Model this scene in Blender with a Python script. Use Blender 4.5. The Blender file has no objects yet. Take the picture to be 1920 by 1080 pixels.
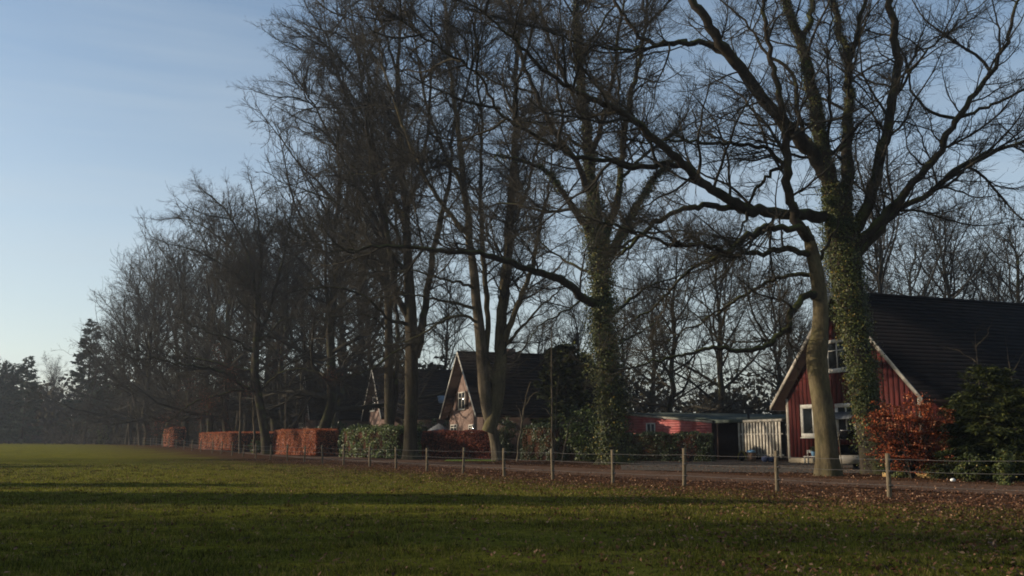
import bpy, math, random
import numpy as np
from mathutils import Vector, Matrix

# ------------------------------------------------------------------ camera, sky, sun
PI = math.pi
sc = bpy.context.scene
COL = sc.collection
F = 1750.0
PITCH = math.atan(286.0 / F)
CT, ST = math.cos(PITCH), math.sin(PITCH)
CAMZ = 1.5
cd = bpy.data.cameras.new('camera')
cam = bpy.data.objects.new('camera', cd)
COL.objects.link(cam)
cam.location = (0, 0, CAMZ)
cam.rotation_euler = (PI / 2 + PITCH, 0, 0)
cd.sensor_width = 36
cd.lens = 36 * F / 1920
cd.clip_end = 6000
sc.camera = cam

SUN_EL = math.radians(16)
SUN_AZ = math.radians(-86)          # from +Y, towards -X
sun_dir = Vector((math.sin(SUN_AZ) * math.cos(SUN_EL), math.cos(SUN_AZ) * math.cos(SUN_EL), math.sin(SUN_EL)))
w = bpy.data.worlds.new('World')
sc.world = w
w.use_nodes = True
nt = w.node_tree
bg = nt.nodes['Background']
sky = nt.nodes.new('ShaderNodeTexSky')
sky.sky_type = 'NISHITA'
sky.sun_disc = False
sky.sun_elevation = SUN_EL
sky.sun_rotation = SUN_AZ
sky.air_density = 1.0
sky.dust_density = 0.5
sky.ozone_density = 1.2
# a few faint cirrus streaks, the same kind all round the sky
tc = nt.nodes.new('ShaderNodeTexCoord')
mp = nt.nodes.new('ShaderNodeMapping')
mp.inputs['Scale'].default_value = (1.2, 1.2, 16)
nz = nt.nodes.new('ShaderNodeTexNoise')
nz.inputs['Scale'].default_value = 2.2
nz.inputs['Detail'].default_value = 3
cr = nt.nodes.new('ShaderNodeMapRange')
cr.inputs[1].default_value = 0.42
cr.inputs[2].default_value = 0.85
cr.inputs[3].default_value = 0.0
cr.inputs[4].default_value = 0.30
mx = nt.nodes.new('ShaderNodeMix')
mx.data_type = 'RGBA'
mx.inputs[7].default_value = (3.5, 4.05, 4.4, 1)
nt.links.new(tc.outputs['Generated'], mp.inputs[0])
nt.links.new(mp.outputs[0], nz.inputs['Vector'])
nt.links.new(nz.outputs[0], cr.inputs[0])
nt.links.new(cr.outputs[0], mx.inputs[0])
nt.links.new(sky.outputs[0], mx.inputs[6])
# pale haze layer hugging the horizon all round
sp_ = nt.nodes.new('ShaderNodeSeparateXYZ'); nt.links.new(tc.outputs['Generated'], sp_.inputs[0])
hr_ = nt.nodes.new('ShaderNodeMapRange'); hr_.interpolation_type = 'SMOOTHSTEP'
hr_.inputs[1].default_value = 0.0; hr_.inputs[2].default_value = 0.5; hr_.inputs[3].default_value = 0.5; hr_.inputs[4].default_value = 0.0
nt.links.new(sp_.outputs[2], hr_.inputs[0])
mh = nt.nodes.new('ShaderNodeMix'); mh.data_type = 'RGBA'; mh.inputs[7].default_value = (4.1, 4.3, 4.45, 1)
nt.links.new(hr_.outputs[0], mh.inputs[0]); nt.links.new(mx.outputs[2], mh.inputs[6])
nt.links.new(mh.outputs[2], bg.inputs[0])
bg.inputs[1].default_value = 0.106

sl = bpy.data.lights.new('sun', 'SUN')
sl.energy = 5.0
sl.angle = math.radians(0.6)
sl.color = (1.0, 0.86, 0.68)
so = bpy.data.objects.new('sun', sl)
COL.objects.link(so)
so.rotation_euler = sun_dir.to_track_quat('Z', 'Y').to_euler()
so.location = (-60, 20, 60)

sc.view_settings.view_transform = 'Standard'
sc.view_settings.look = 'None'
sc.view_settings.exposure = 0.6
sc.view_settings.gamma = 1
sc.view_settings.use_curve_mapping = False
sc.render.engine = 'CYCLES'
sc.cycles.use_denoising = True
sc.cycles.max_bounces = 6
sc.cycles.diffuse_bounces = 2
sc.cycles.volume_bounces = 0
sc.render.filter_size = 1.7 if hasattr(sc.render, 'filter_size') else 1.5
sc.cycles.filter_width = 1.8

HAZE = 0.00032

# ------------------------------------------------------------------ helpers
def P(px, py, D):
    """point seen at photo pixel px,py at forward distance D"""
    u = (px - 960) / F
    v = (540 - py) / F
    dy = CT - v * ST
    dz = ST + v * CT
    t = D / dy
    return np.array([u * t, D, CAMZ + dz * t])

def sstep(a, b, x):
    t = np.clip((np.asarray(x, float) - a) / (b - a), 0, 1)
    return t * t * (3 - 2 * t)

def gz(x, y):
    x = np.asarray(x, float); y = np.asarray(y, float)
    z = 0.85 * sstep(70, 150, y)
    z = z + 0.035 * np.sin(x * 0.31 + 1.2 * np.sin(y * 0.13)) * np.sin(y * 0.42 + 0.7) * (1 - sstep(20, 60, y))
    return z

def G(px, D):
    """ground point under photo column px at forward distance D"""
    z = 0.0
    for _ in range(3):
        dep = D * CT + (z - CAMZ) * ST
        x = (px - 960) / F * dep
        z = float(gz(x, D))
    return np.array([x, D, z])

def put(name, data, parent=None, kind=None):
    o = bpy.data.objects.new(name, data)
    COL.objects.link(o)
    if parent is not None: o.parent = parent
    if kind: o['kind'] = kind
    return o

def thing(name, label, cat, loc=(0, 0, 0), rotz=0.0, group=None):
    o = put(name, None)
    o.location = [float(c) for c in loc]
    o.rotation_euler = (0, 0, rotz)
    o.empty_display_size = 0.3
    o['label'] = label; o['category'] = cat
    if group: o['group'] = group
    return o

def mesh_data(name, V, Fs, mat, smooth=False, uvattr=None):
    V = np.asarray(V, dtype=np.float32).reshape(-1, 3)
    me = bpy.data.meshes.new(name)
    Fs = [np.asarray(f, dtype=np.int32) for f in Fs if len(f)]
    me.vertices.add(len(V))
    me.vertices.foreach_set('co', V.ravel())
    loops = np.concatenate([f.ravel() for f in Fs])
    tot = np.concatenate([np.full(len(f), f.shape[1], np.int32) for f in Fs])
    st = np.concatenate([[0], np.cumsum(tot)[:-1]]).astype(np.int32)
    me.loops.add(len(loops))
    me.loops.foreach_set('vertex_index', loops)
    me.polygons.add(len(tot))
    me.polygons.foreach_set('loop_start', st)
    me.polygons.foreach_set('loop_total', tot)
    if smooth:
        me.polygons.foreach_set('use_smooth', np.ones(len(tot), bool))
    me.update(calc_edges=True)
    me.validate()
    me.materials.append(mat)
    return me

class MB:
    """collects geometry that becomes one mesh"""
    def __init__(s): s.V = []; s.F = []; s.n = 0
    def add(s, V, Fs):
        V = np.asarray(V, float).reshape(-1, 3)
        for f in Fs:
            if len(f): s.F.append(np.asarray(f, int) + s.n)
        s.V.append(V); s.n += len(V)
        return s
    def box(s, a, b):
        x0, y0, z0 = a; x1, y1, z1 = b
        V = [(x0,y0,z0),(x1,y0,z0),(x1,y1,z0),(x0,y1,z0),(x0,y0,z1),(x1,y0,z1),(x1,y1,z1),(x0,y1,z1)]
        return s.add(V, [[(0,3,2,1),(4,5,6,7),(0,1,5,4),(1,2,6,5),(2,3,7,6),(3,0,4,7)]])
    def prism(s, poly, d):
        """polygon (list of 3d points) pushed by vector d"""
        n = len(poly); p = np.array(poly, float); q = p + np.array(d, float)
        F4 = [(i, (i+1) % n, n + (i+1) % n, n + i) for i in range(n)]
        cap = [tuple(range(n))[::-1], tuple(range(n, 2*n))]
        return s.add(np.vstack([p, q]), [F4, cap])
    def tube(s, pts, r, S=8, cap=True):
        P_ = np.array(pts, float)[None]; K = P_.shape[1]
        R_ = np.broadcast_to(np.array(r, float), (K,))[None]
        V, Fq = tubes(P_, R_, S)
        s.add(V, Fq)
        if cap:
            s.F.append(np.array([list(range(S))[::-1]]) + s.n - K*S)
            s.F.append(np.array([list(range((K-1)*S, K*S))]) + s.n - K*S)
        return s
    def ball(s, c, r, nu=10, nv=6, sc_=(1,1,1)):
        V = []; 
        for i in range(nv+1):
            a = PI*i/nv
            for j in range(nu):
                b = 2*PI*j/nu
                V.append((c[0]+r*sc_[0]*math.sin(a)*math.cos(b), c[1]+r*sc_[1]*math.sin(a)*math.sin(b), c[2]+r*sc_[2]*math.cos(a)))
        Fq = [(i*nu+j, (i+1)*nu+j, (i+1)*nu+(j+1)%nu, i*nu+(j+1)%nu) for i in range(nv) for j in range(nu)]
        return s.add(V, [Fq])
    def data(s, name, mat, smooth=False): return mesh_data(name, np.vstack(s.V), s.F, mat, smooth)
    def build(s, name, mat, parent=None, kind=None, smooth=False):
        return put(name, s.data(name, mat, smooth), parent, kind)

def norm(v): return v / np.maximum(np.linalg.norm(v, axis=-1, keepdims=True), 1e-9)

def tubes(Pt, R, S=3, flare=None, rng=None):
    """N polylines of K points, radii -> verts, [quads]"""
    N, K, _ = Pt.shape
    T = np.empty_like(Pt)
    T[:, 1:-1] = Pt[:, 2:] - Pt[:, :-2]
    T[:, 0] = Pt[:, 1] - Pt[:, 0]
    T[:, -1] = Pt[:, -1] - Pt[:, -2]
    T = norm(T)
    mean = np.abs(T.mean(1))
    ref = np.zeros((N, 3)); ref[np.arange(N), mean.argmin(1)] = 1
    ref = np.broadcast_to(ref[:, None], T.shape)
    U = norm(np.cross(T, ref)); W = np.cross(T, U)
    a = np.arange(S) * 2 * PI / S
    ring = U[:, :, None] * np.cos(a)[None, None, :, None] + W[:, :, None] * np.sin(a)[None, None, :, None]
    V = Pt[:, :, None] + ring * R[:, :, None, None] if R.ndim == 2 else Pt[:, :, None] + ring * R[..., None]
    idx = np.arange(N * K * S).reshape(N, K, S)
    A = idx[:, :-1]; B = idx[:, 1:]
    Fq = np.stack([A, np.roll(A, -1, 2), np.roll(B, -1, 2), B], -1).reshape(-1, 4)
    return V.reshape(-1, 3), [Fq]

def tapered(Pt, R, S=3):
    """polylines closing to a point at their last point"""
    N, K, _ = Pt.shape
    V, (Fq,) = tubes(Pt[:, :-1], R[:, :-1], S)
    n0 = len(V); V = np.vstack([V, Pt[:, -1]])
    last = (np.arange(N) * (K - 1) * S + (K - 2) * S)[:, None]
    tip = n0 + np.arange(N)[:, None]
    Ft = np.stack([np.concatenate([last + i, last + (i + 1) % S, tip], 1) for i in range(S)], 1).reshape(-1, 3)
    return V, [Fq, Ft]

def cones(Pt, R, S=3):
    """2-point twigs as open cones"""
    N = len(Pt)
    T = norm(Pt[:, 1] - Pt[:, 0])
    ref = np.zeros((N, 3)); ref[np.arange(N), np.abs(T).argmin(1)] = 1
    U = norm(np.cross(T, ref)); W = np.cross(T, U)
    a = np.arange(S) * 2 * PI / S
    ring = Pt[:, 0, None] + (U[:, None] * np.cos(a)[None, :, None] + W[:, None] * np.sin(a)[None, :, None]) * R[:, None, None]
    V = np.concatenate([ring, Pt[:, 1:2]], 1)
    b = np.arange(N)[:, None] * (S + 1)
    Ft = np.stack([np.concatenate([b + i, b + (i + 1) % S, b + S], 1) for i in range(S)], 1).reshape(-1, 3)
    return V.reshape(-1, 3), [Ft]

def sprout(rng, Pt, R, dens, t0=0.15, ang=(30, 65), ratio=(0.25, 0.5), lmin=0.4, lmax=5.0, K=5,
           rr=0.6, rmax=0.2, rmin=0.005, wob=0.18, up=0.06, t1=1.0):
    N, KP, _ = Pt.shape
    L = np.linalg.norm(np.diff(Pt, axis=1), axis=2).sum(1)
    cnt = rng.poisson(np.maximum(L * dens * (t1 - t0), 0.6))
    idx = np.repeat(np.arange(N), cnt)
    M = len(idx)
    t = rng.uniform(t0, t1, M)
    f = t * (KP - 1); i0 = np.minimum(f.astype(int), KP - 2); fr = (f - i0)[:, None]
    start = Pt[idx, i0] * (1 - fr) + Pt[idx, i0 + 1] * fr
    tg = norm(Pt[idx, i0 + 1] - Pt[idx, i0])
    pr = R[idx, i0] * (1 - fr[:, 0]) + R[idx, i0 + 1] * fr[:, 0]
    rv = rng.normal(size=(M, 3)); rv[:, 2] = rv[:, 2] * 0.75 + 0.1
    pe = norm(rv - (rv * tg).sum(1)[:, None] * tg)
    a = np.radians(rng.uniform(ang[0], ang[1], M))[:, None]
    d = norm(np.cos(a) * tg + np.sin(a) * pe)
    ln = np.clip(L[idx] * rng.uniform(ratio[0], ratio[1], M) * (1.15 - 0.65 * t), lmin, lmax) * rng.uniform(0.75, 1.15, M)
    r0 = np.clip(pr * rr * rng.uniform(0.7, 1.1, M), rmin, rmax)
    r0 = np.minimum(r0, np.maximum(ln * 0.022, rmin))
    out = np.empty((M, K, 3)); out[:, 0] = start
    step = (ln / (K - 1))[:, None]
    upv = np.array([0, 0, 1.0])
    for k in range(1, K):
        out[:, k] = out[:, k - 1] + d * step
        d = norm(d + rng.normal(size=(M, 3)) * wob + upv * up)
    s = np.linspace(0, 1, K)[None]
    RR = np.maximum(r0[:, None] * (1 - 0.72 * s), rmin * 0.7)
    return out, RR

def resample(pts, K, rng=None, jit=0.0):
    pts = np.array(pts, float)
    seg = np.linalg.norm(np.diff(pts, axis=0), axis=1)
    s = np.concatenate([[0], np.cumsum(seg)]); t = np.linspace(0, s[-1], K)
    out = np.stack([np.interp(t, s, pts[:, i]) for i in range(3)], 1)
    # round the corners a little
    for _ in range(1):
        o2 = out.copy(); o2[1:-1] = 0.25 * out[:-2] + 0.5 * out[1:-1] + 0.25 * out[2:]; out = o2
    if rng is not None and jit:
        out[1:-1] += rng.normal(size=(K - 2, 3)) * jit
    return out

def leaves(rng, C, Nn, size, elong=1.0, jitter=0.8, fold=0.25):
    """leaf quads at points C facing roughly Nn"""
    M = len(C)
    n = norm(Nn + rng.normal(size=(M, 3)) * jitter)
    r = rng.normal(size=(M, 3)); u = norm(r - (r * n).sum(1)[:, None] * n); v = np.cross(n, u)
    s = (np.asarray(size) * rng.uniform(0.6, 1.3, M))[:, None]
    a = C - u * s * elong * 0.5; c = C + u * s * elong * 0.5
    b = C + v * s * 0.36 + n * s * fold * 0.5; d = C - v * s * 0.36 + n * s * fold * 0.5
    V = np.stack([a, b, c, d], 1).reshape(-1, 3)
    i = np.arange(M)[:, None] * 4
    return V, [np.concatenate([i, i + 1, i + 2, i + 3], 1)]

def sprays(rng, C, D, length, width):
    """narrow hanging sprays (2 tris) at C along direction D"""
    M = len(C)
    d = norm(D); r = rng.normal(size=(M, 3)); v = norm(np.cross(d, r))
    l = (length * rng.uniform(0.6, 1.3, M))[:, None]; wd = (width * rng.uniform(0.7, 1.3, M))[:, None]
    V = np.stack([C, C + d * l * 0.5 + v * wd, C + d * l, C + d * l * 0.5 - v * wd], 1).reshape(-1, 3)
    i = np.arange(M)[:, None] * 4
    return V, [np.concatenate([i, i + 1, i + 2, i + 3], 1)]

# ------------------------------------------------------------------ materials
def mat_new(name, rough=0.9, spec=0.2):
    m = bpy.data.materials.new(name); m.use_nodes = True
    b = m.node_tree.nodes['Principled BSDF']
    b.inputs['Roughness'].default_value = rough
    b.inputs['Specular IOR Level'].default_value = spec * (0.35 if rough > 0.55 else 1)
    return m, m.node_tree, b

def ramp(nt, fac, stops):
    r = nt.nodes.new('ShaderNodeValToRGB')
    e = r.color_ramp.elements
    e[0].position = stops[0][0]; e[0].color = (*stops[0][1], 1)
    e[1].position = stops[-1][0]; e[1].color = (*stops[-1][1], 1)
    for p, c in stops[1:-1]:
        k = e.new(p); k.color = (*c, 1)
    nt.links.new(fac, r.inputs[0])
    return r.outputs[0]

def noise(nt, scale, detail=4, vec=None, rough=0.55, mapping=None, coord='Object'):
    n = nt.nodes.new('ShaderNodeTexNoise')
    n.inputs['Scale'].default_value = scale; n.inputs['Detail'].default_value = detail
    n.inputs['Roughness'].default_value = rough
    t = nt.nodes.new('ShaderNodeTexCoord'); src = t.outputs[coord]
    if mapping:
        m = nt.nodes.new('ShaderNodeMapping'); m.inputs['Scale'].default_value = mapping
        nt.links.new(src, m.inputs[0]); src = m.outputs[0]
    nt.links.new(src, n.inputs['Vector'])
    return n.outputs[0]

def mixc(nt, fac, a, b, blend='MIX'):
    m = nt.nodes.new('ShaderNodeMix'); m.data_type = 'RGBA'; m.blend_type = blend
    for i, x in ((0, fac), (6, a), (7, b)):
        if isinstance(x, (int, float)): m.inputs[i].default_value = x
        elif isinstance(x, tuple): m.inputs[i].default_value = (*x, 1)
        else: nt.links.new(x, m.inputs[i])
    return m.outputs[2]

def bump(nt, b, h, strength=0.5, dist=0.02):
    n = nt.nodes.new('ShaderNodeBump'); n.inputs['Strength'].default_value = strength
    n.inputs['Distance'].default_value = dist
    nt.links.new(h, n.inputs['Height']); nt.links.new(n.outputs[0], b.inputs['Normal'])

def simple(name, c1, c2=None, scale=6, rough=0.85, spec=0.2, mapping=None, bmp=0.3, bd=0.01):
    m, t, b = mat_new(name, rough, spec)
    c2 = c2 or tuple(x * 0.65 for x in c1)
    n = noise(t, scale, 5, mapping=mapping)
    t.links.new(ramp(t, n, [(0.3, c2), (0.7, c1)]), b.inputs['Base Color'])
    if bmp: bump(t, b, n, bmp, bd)
    return m

def bark(name, c1, c2, moss=0.5, mscale=1.0):
    m, t, b = mat_new(name, 0.9, 0.15)
    n = noise(t, 3.0 * mscale, 6, mapping=(1, 1, 0.25))
    n2 = noise(t, 14 * mscale, 5, mapping=(1, 1, 0.3))
    c = ramp(t, n, [(0.3, c2), (0.65, c1)])
    c = mixc(t, 0.45, c, ramp(t, n2, [(0.35, (0.25, 0.25, 0.25)), (0.65, (1, 1, 1))]), 'MULTIPLY')
    g = t.nodes.new('ShaderNodeNewGeometry'); s = t.nodes.new('ShaderNodeSeparateXYZ')
    t.links.new(g.outputs['Normal'], s.inputs[0])
    n3 = noise(t, 1.3, 4)
    a = t.nodes.new('ShaderNodeMath'); a.operation = 'MULTIPLY_ADD'
    t.links.new(s.outputs[2], a.inputs[0]); a.inputs[1].default_value = 0.35
    t.links.new(n3, a.inputs[2])
    mr = t.nodes.new('ShaderNodeMapRange'); mr.inputs[1].default_value = 0.5; mr.inputs[2].default_value = 0.8
    mr.inputs[4].default_value = moss
    t.links.new(a.outputs[0], mr.inputs[0])
    c = mixc(t, mr.outputs[0], c, (0.085, 0.1, 0.022))
    t.links.new(c, b.inputs['Base Color'])
    bump(t, b, n2, 0.6, 0.03)
    return m

def leafmat(name, stops, rough=0.6, spec=0.3, transl=0.25):
    m, t, b = mat_new(name, rough, spec)
    g = t.nodes.new('ShaderNodeNewGeometry')
    ad = t.nodes.new('ShaderNodeMath'); ad.operation = 'MULTIPLY_ADD'; ad.inputs[1].default_value = 1.1
    t.links.new(noise(t, 1.6, 3), ad.inputs[0])
    sb = t.nodes.new('ShaderNodeMath'); sb.operation = 'SUBTRACT'; sb.inputs[1].default_value = 0.55
    t.links.new(g.outputs['Random Per Island'], sb.inputs[0]); t.links.new(sb.outputs[0], ad.inputs[2])
    c = ramp(t, ad.outputs[0], stops)
    t.links.new(c, b.inputs['Base Color'])
    if transl:
        tr = t.nodes.new('ShaderNodeBsdfTranslucent'); t.links.new(c, tr.inputs[0])
        mx = t.nodes.new('ShaderNodeMixShader'); mx.inputs[0].default_value = transl
        t.links.new(b.outputs[0], mx.inputs[1]); t.links.new(tr.outputs[0], mx.inputs[2])
        t.links.new(mx.outputs[0], t.nodes['Material Output'].inputs[0])
    return m

M = {}
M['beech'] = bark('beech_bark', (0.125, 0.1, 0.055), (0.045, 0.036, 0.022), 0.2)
M['bark'] = bark('oak_bark', (0.042, 0.034, 0.024), (0.018, 0.015, 0.011), 0.5)
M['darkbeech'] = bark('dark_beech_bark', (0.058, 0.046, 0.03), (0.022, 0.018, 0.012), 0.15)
M['pale'] = bark('pale_bark', (0.12, 0.096, 0.066), (0.04, 0.033, 0.023), 0.12)
M['twig'] = simple('twig_bark', (0.045, 0.040, 0.031), (0.022, 0.020, 0.015), 0.8, 0.95, 0.1, bmp=0)
M['ivy'] = leafmat('ivy_leaf', [(0, (0.014, 0.022, 0.005)), (0.55, (0.04, 0.052, 0.010)), (0.9, (0.075, 0.085, 0.018)), (0.97, (0.13, 0.125, 0.04)), (1, (0.16, 0.11, 0.015))], 0.55, 0.22, 0.05)
M['laurel'] = leafmat('laurel_leaf', [(0, (0.02, 0.034, 0.006)), (0.6, (0.055, 0.085, 0.014)), (0.9, (0.12, 0.15, 0.03)), (1, (0.24, 0.26, 0.12))], 0.5, 0.25, 0.15)
M['privet'] = leafmat('dark_hedge_leaf', [(0, (0.012, 0.022, 0.008)), (0.7, (0.03, 0.048, 0.012)), (1, (0.07, 0.08, 0.02))], 0.5, 0.3, 0.1)
M['beechleaf'] = leafmat('dry_beech_leaf', [(0, (0.13, 0.026, 0.006)), (0.5, (0.33, 0.07, 0.017)), (0.85, (0.46, 0.125, 0.032)), (1, (0.5, 0.24, 0.09))], 0.55, 0.35, 0.3)
M['copper'] = leafmat('copper_leaf', [(0, (0.06, 0.012, 0.006)), (0.5, (0.2, 0.042, 0.014)), (0.85, (0.32, 0.085, 0.028)), (1, (0.42, 0.2, 0.1))], 0.6, 0.3, 0.15)
M['redleaf'] = leafmat('dark_red_leaf', [(0, (0.06, 0.016, 0.012)), (0.6, (0.16, 0.035, 0.022)), (1, (0.26, 0.08, 0.04))], 0.6, 0.3, 0.2)
M['yew'] = leafmat('yew_needle', [(0, (0.006, 0.010, 0.004)), (0.6, (0.020, 0.026, 0.007)), (1, (0.055, 0.06, 0.014))], 0.6, 0.25, 0.12)
M['spruce'] = leafmat('spruce_needle', [(0, (0.015, 0.028, 0.018)), (1, (0.04, 0.06, 0.035))], 0.7, 0.2, 0.0)
M['litter'] = leafmat('fallen_leaf', [(0, (0.032, 0.014, 0.008)), (0.45, (0.085, 0.036, 0.018)), (0.8, (0.145, 0.068, 0.034)), (1, (0.27, 0.16, 0.09))], 0.6, 0.35, 0.1)
M['litterpale'] = leafmat('pale_fallen_leaf', [(0, (0.10, 0.045, 0.022)), (0.7, (0.2, 0.1, 0.05)), (1, (0.4, 0.25, 0.15))], 0.6, 0.35, 0.1)
M['grass'] = leafmat('grass_blade', [(0, (0.03, 0.032, 0.008)), (0.55, (0.092, 0.096, 0.012)), (0.85, (0.16, 0.157, 0.022)), (1, (0.22, 0.15, 0.06))], 0.6, 0.2, 0.35)
M['white'] = simple('white_paint', (0.5, 0.48, 0.42), (0.32, 0.30, 0.26), 5, 0.6, 0.3, bmp=0.1)
M['slatwhite'] = simple('worn_white_paint', (0.42, 0.385, 0.32), (0.22, 0.195, 0.155), 3, 0.7, 0.25, bmp=0.1)
M['red'] = simple('red_board_paint', (0.075, 0.013, 0.011), (0.028, 0.007, 0.006), 3, 0.7, 0.25, mapping=(3, 3, 0.4), bmp=0.2)
M['pink'] = simple('faded_red_board', (0.46, 0.17, 0.155), (0.33, 0.07, 0.065), 2, 0.75, 0.2, bmp=0.2)
M['darkwood'] = simple('dark_wood', (0.035, 0.022, 0.018), None, 4, 0.8)
M['roof'] = simple('dark_roof_tile', (0.010, 0.0085, 0.009), (0.004, 0.004, 0.0045), 1.4, 0.95, 0.1, bmp=0.3)
M['felt'] = simple('roof_felt', (0.075, 0.085, 0.075), (0.035, 0.045, 0.03), 1.2, 0.85, 0.2)
M['render'] = simple('plinth_render', (0.36, 0.31, 0.22), (0.24, 0.2, 0.14), 4, 0.9)
M['glass'] = simple('window_glass', (0.012, 0.015, 0.017), (0.01, 0.012, 0.013), 2, 0.08, 0.5, bmp=0)
M['lead'] = simple('grey_paint', (0.16, 0.17, 0.175), (0.1, 0.1, 0.1), 4, 0.6)
M['post'] = simple('weathered_post', (0.155, 0.122, 0.078), (0.06, 0.048, 0.032), 9, 0.9, 0.15, mapping=(6, 6, 0.7), bmp=0.6)
M['wire'] = simple('fence_wire', (0.05, 0.045, 0.04), None, 5, 0.5, 0.5, bmp=0)
M['insul'] = simple('black_insulator', (0.02, 0.02, 0.02), None, 5, 0.6, bmp=0)
M['carblack'] = simple('black_car_paint', (0.008, 0.008, 0.010), None, 3, 0.25, 0.5, bmp=0)
M['silver'] = simple('silver_bumper', (0.2, 0.18, 0.15), (0.14, 0.125, 0.1), 3, 0.3, 0.5, bmp=0)
M['tyre'] = simple('tyre_rubber', (0.015, 0.015, 0.015), None, 8, 0.85)
M['redlamp'] = simple('red_lamp_lens', (0.42, 0.02, 0.015), None, 5, 0.2, 0.5, bmp=0)
M['yellow'] = simple('yellow_plastic', (0.2, 0.17, 0.025), (0.12, 0.1, 0.02), 6, 0.5)
M['blue'] = simple('blue_plastic', (0.16, 0.3, 0.42), (0.1, 0.2, 0.3), 6, 0.5)
M['navy'] = simple('dark_blue_cloth', (0.03, 0.04, 0.08), None, 6, 0.9)
M['brown'] = simple('brown_barrel', (0.14, 0.09, 0.06), None, 6, 0.7)
M['paper'] = simple('white_paper', (0.8, 0.78, 0.74), (0.7, 0.68, 0.64), 6, 0.8, bmp=0)
M['edging'] = simple('sandy_edging', (0.34, 0.22, 0.09), (0.17, 0.11, 0.05), 3, 0.95)

# brick
m, t, b = mat_new('pink_brick', 0.9, 0.15)
bt = t.nodes.new('ShaderNodeTexBrick')
bt.inputs['Color1'].default_value = (0.19, 0.12, 0.092, 1); bt.inputs['Color2'].default_value = (0.14, 0.085, 0.068, 1)
bt.inputs['Mortar'].default_value = (0.19, 0.16, 0.14, 1); bt.inputs['Scale'].default_value = 1
bt.inputs['Brick Width'].default_value = 0.22; bt.inputs['Row Height'].default_value = 0.075; bt.inputs['Mortar Size'].default_value = 0.01
tcx = t.nodes.new('ShaderNodeTexCoord'); sx = t.nodes.new('ShaderNodeSeparateXYZ'); cx = t.nodes.new('ShaderNodeCombineXYZ')
t.links.new(tcx.outputs['Object'], sx.inputs[0]); t.links.new(sx.outputs[0], cx.inputs[0]); t.links.new(sx.outputs[2], cx.inputs[1])
t.links.new(cx.outputs[0], bt.inputs['Vector'])
t.links.new(mixc(t, 0.35, bt.outputs[0], ramp(t, noise(t, 1.1, 5), [(0.3, (0.5, 0.45, 0.42)), (0.7, (1, 1, 1))]), 'MULTIPLY'), b.inputs['Base Color'])
M['brick'] = m

# ------------------------------------------------------------------ fence line, ground
FENCE = [(1667,25.2),(1457,28.5),(1283,31.2),(1149,34.2),(1036,36.9),(945,40.0),(868,43.8),(800,47.6),(742,51.2),(693,54.8),
         (644,58.5),(604,62.5),(570,66.8),(538.6,71),(507,75.3),(479,79.6),(456,84),(435,88.4),(415,92.8),(398,97.2),(376,102),
         (360,107),(344.6,112),(330,116.6),(316,121),(305,126),(293,130.5),(282,135),(271,139.5),(261,144),(251,149),(241,154),(234,158),
         (225,162.5),(217,167),(208,171.5),(201,176),(193,180.5),(187,185),(178,190),(172,194),(166,198),(160,202),(155,206),(148,211),(141,216),(134,221)]
posts = [G(px, d) for px, d in FENCE]
d0 = posts[0] - posts[1]; ext = [posts[0] + d0 * k for k in (5, 4, 3, 2, 1)]
fx = np.array(ext + posts)[:, :2]          # polyline of the fence, near -> far

def fence_sd(x, y):
    """signed distance to the fence line, + on the lane side"""
    x = np.asarray(x, float).ravel(); y = np.asarray(y, float).ravel()
    best = np.full(x.shape, 1e9); sg = np.ones(x.shape)
    p = np.stack([x, y], 1)
    line = fx[::3] if len(x) > 20000 else fx
    line = np.vstack([line, fx[-1] + (fx[-1] - fx[-3]) * 30])
    line = np.vstack([line[0] + (line[0] - line[1]) * 10, line])
    for a, b_ in zip(line[:-1], line[1:]):
        ab = b_ - a; t_ = np.clip(((p - a) @ ab) / (ab @ ab), 0, 1)
        q = a + t_[:, None] * ab; dv = p - q; dd = np.hypot(dv[:, 0], dv[:, 1])
        cr_ = ab[0] * (p[:, 1] - a[1]) - ab[1] * (p[:, 0] - a[0])
        m_ = dd < best; best[m_] = dd[m_]; sg[m_] = np.where(cr_[m_] < 0, 1, -1)
    return best * sg

def axis(lo, hi, fine_lo, fine_hi, fine, coarse):
    a = list(np.arange(lo, fine_lo, coarse)) + list(np.arange(fine_lo, fine_hi, fine)) + list(np.arange(fine_hi, hi + 1, coarse))
    return np.array(sorted(set(a)))
gx = axis(-700, 700, -62, 40, 1.0, 30); gy = axis(-60, 760, 6, 80, 1.0, 8)
XX, YY = np.meshgrid(gx, gy)
ZZ = gz(XX, YY)
nxg, nyg = len(gx), len(gy)
idg = np.arange(nxg * nyg).reshape(nyg, nxg)
Fg = np.stack([idg[:-1, :-1], idg[:-1, 1:], idg[1:, 1:], idg[1:, :-1]], -1).reshape(-1, 4)

m, t, b = mat_new('grass_and_litter_ground', 1.0, 0.0)
at = t.nodes.new('ShaderNodeAttribute'); at.attribute_name = 'litter'
n1 = noise(t, 0.5, 6, rough=0.65); n2 = noise(t, 5.0, 6, rough=0.7); n3 = noise(t, 0.11, 4)
n4 = noise(t, 22, 5, rough=0.7)
gcol = ramp(t, n2, [(0.30, (0.036, 0.030, 0.011)), (0.47, (0.108, 0.105, 0.016)), (0.72, (0.23, 0.22, 0.03))])
gcol = mixc(t, 0.55, gcol, ramp(t, n1, [(0.36, (0.35, 0.31, 0.3)), (0.62, (1.2, 1.15, 1.0))]), 'MULTIPLY')
gcol = mixc(t, ramp(t, n3, [(0.4, (0, 0, 0)), (0.7, (0.4, 0.4, 0.4))]), gcol, (0.105, 0.11, 0.03))
lcol = ramp(t, n4, [(0.3, (0.023, 0.013, 0.008)), (0.5, (0.062, 0.033, 0.019)), (0.7, (0.11, 0.062, 0.036))])
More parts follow.
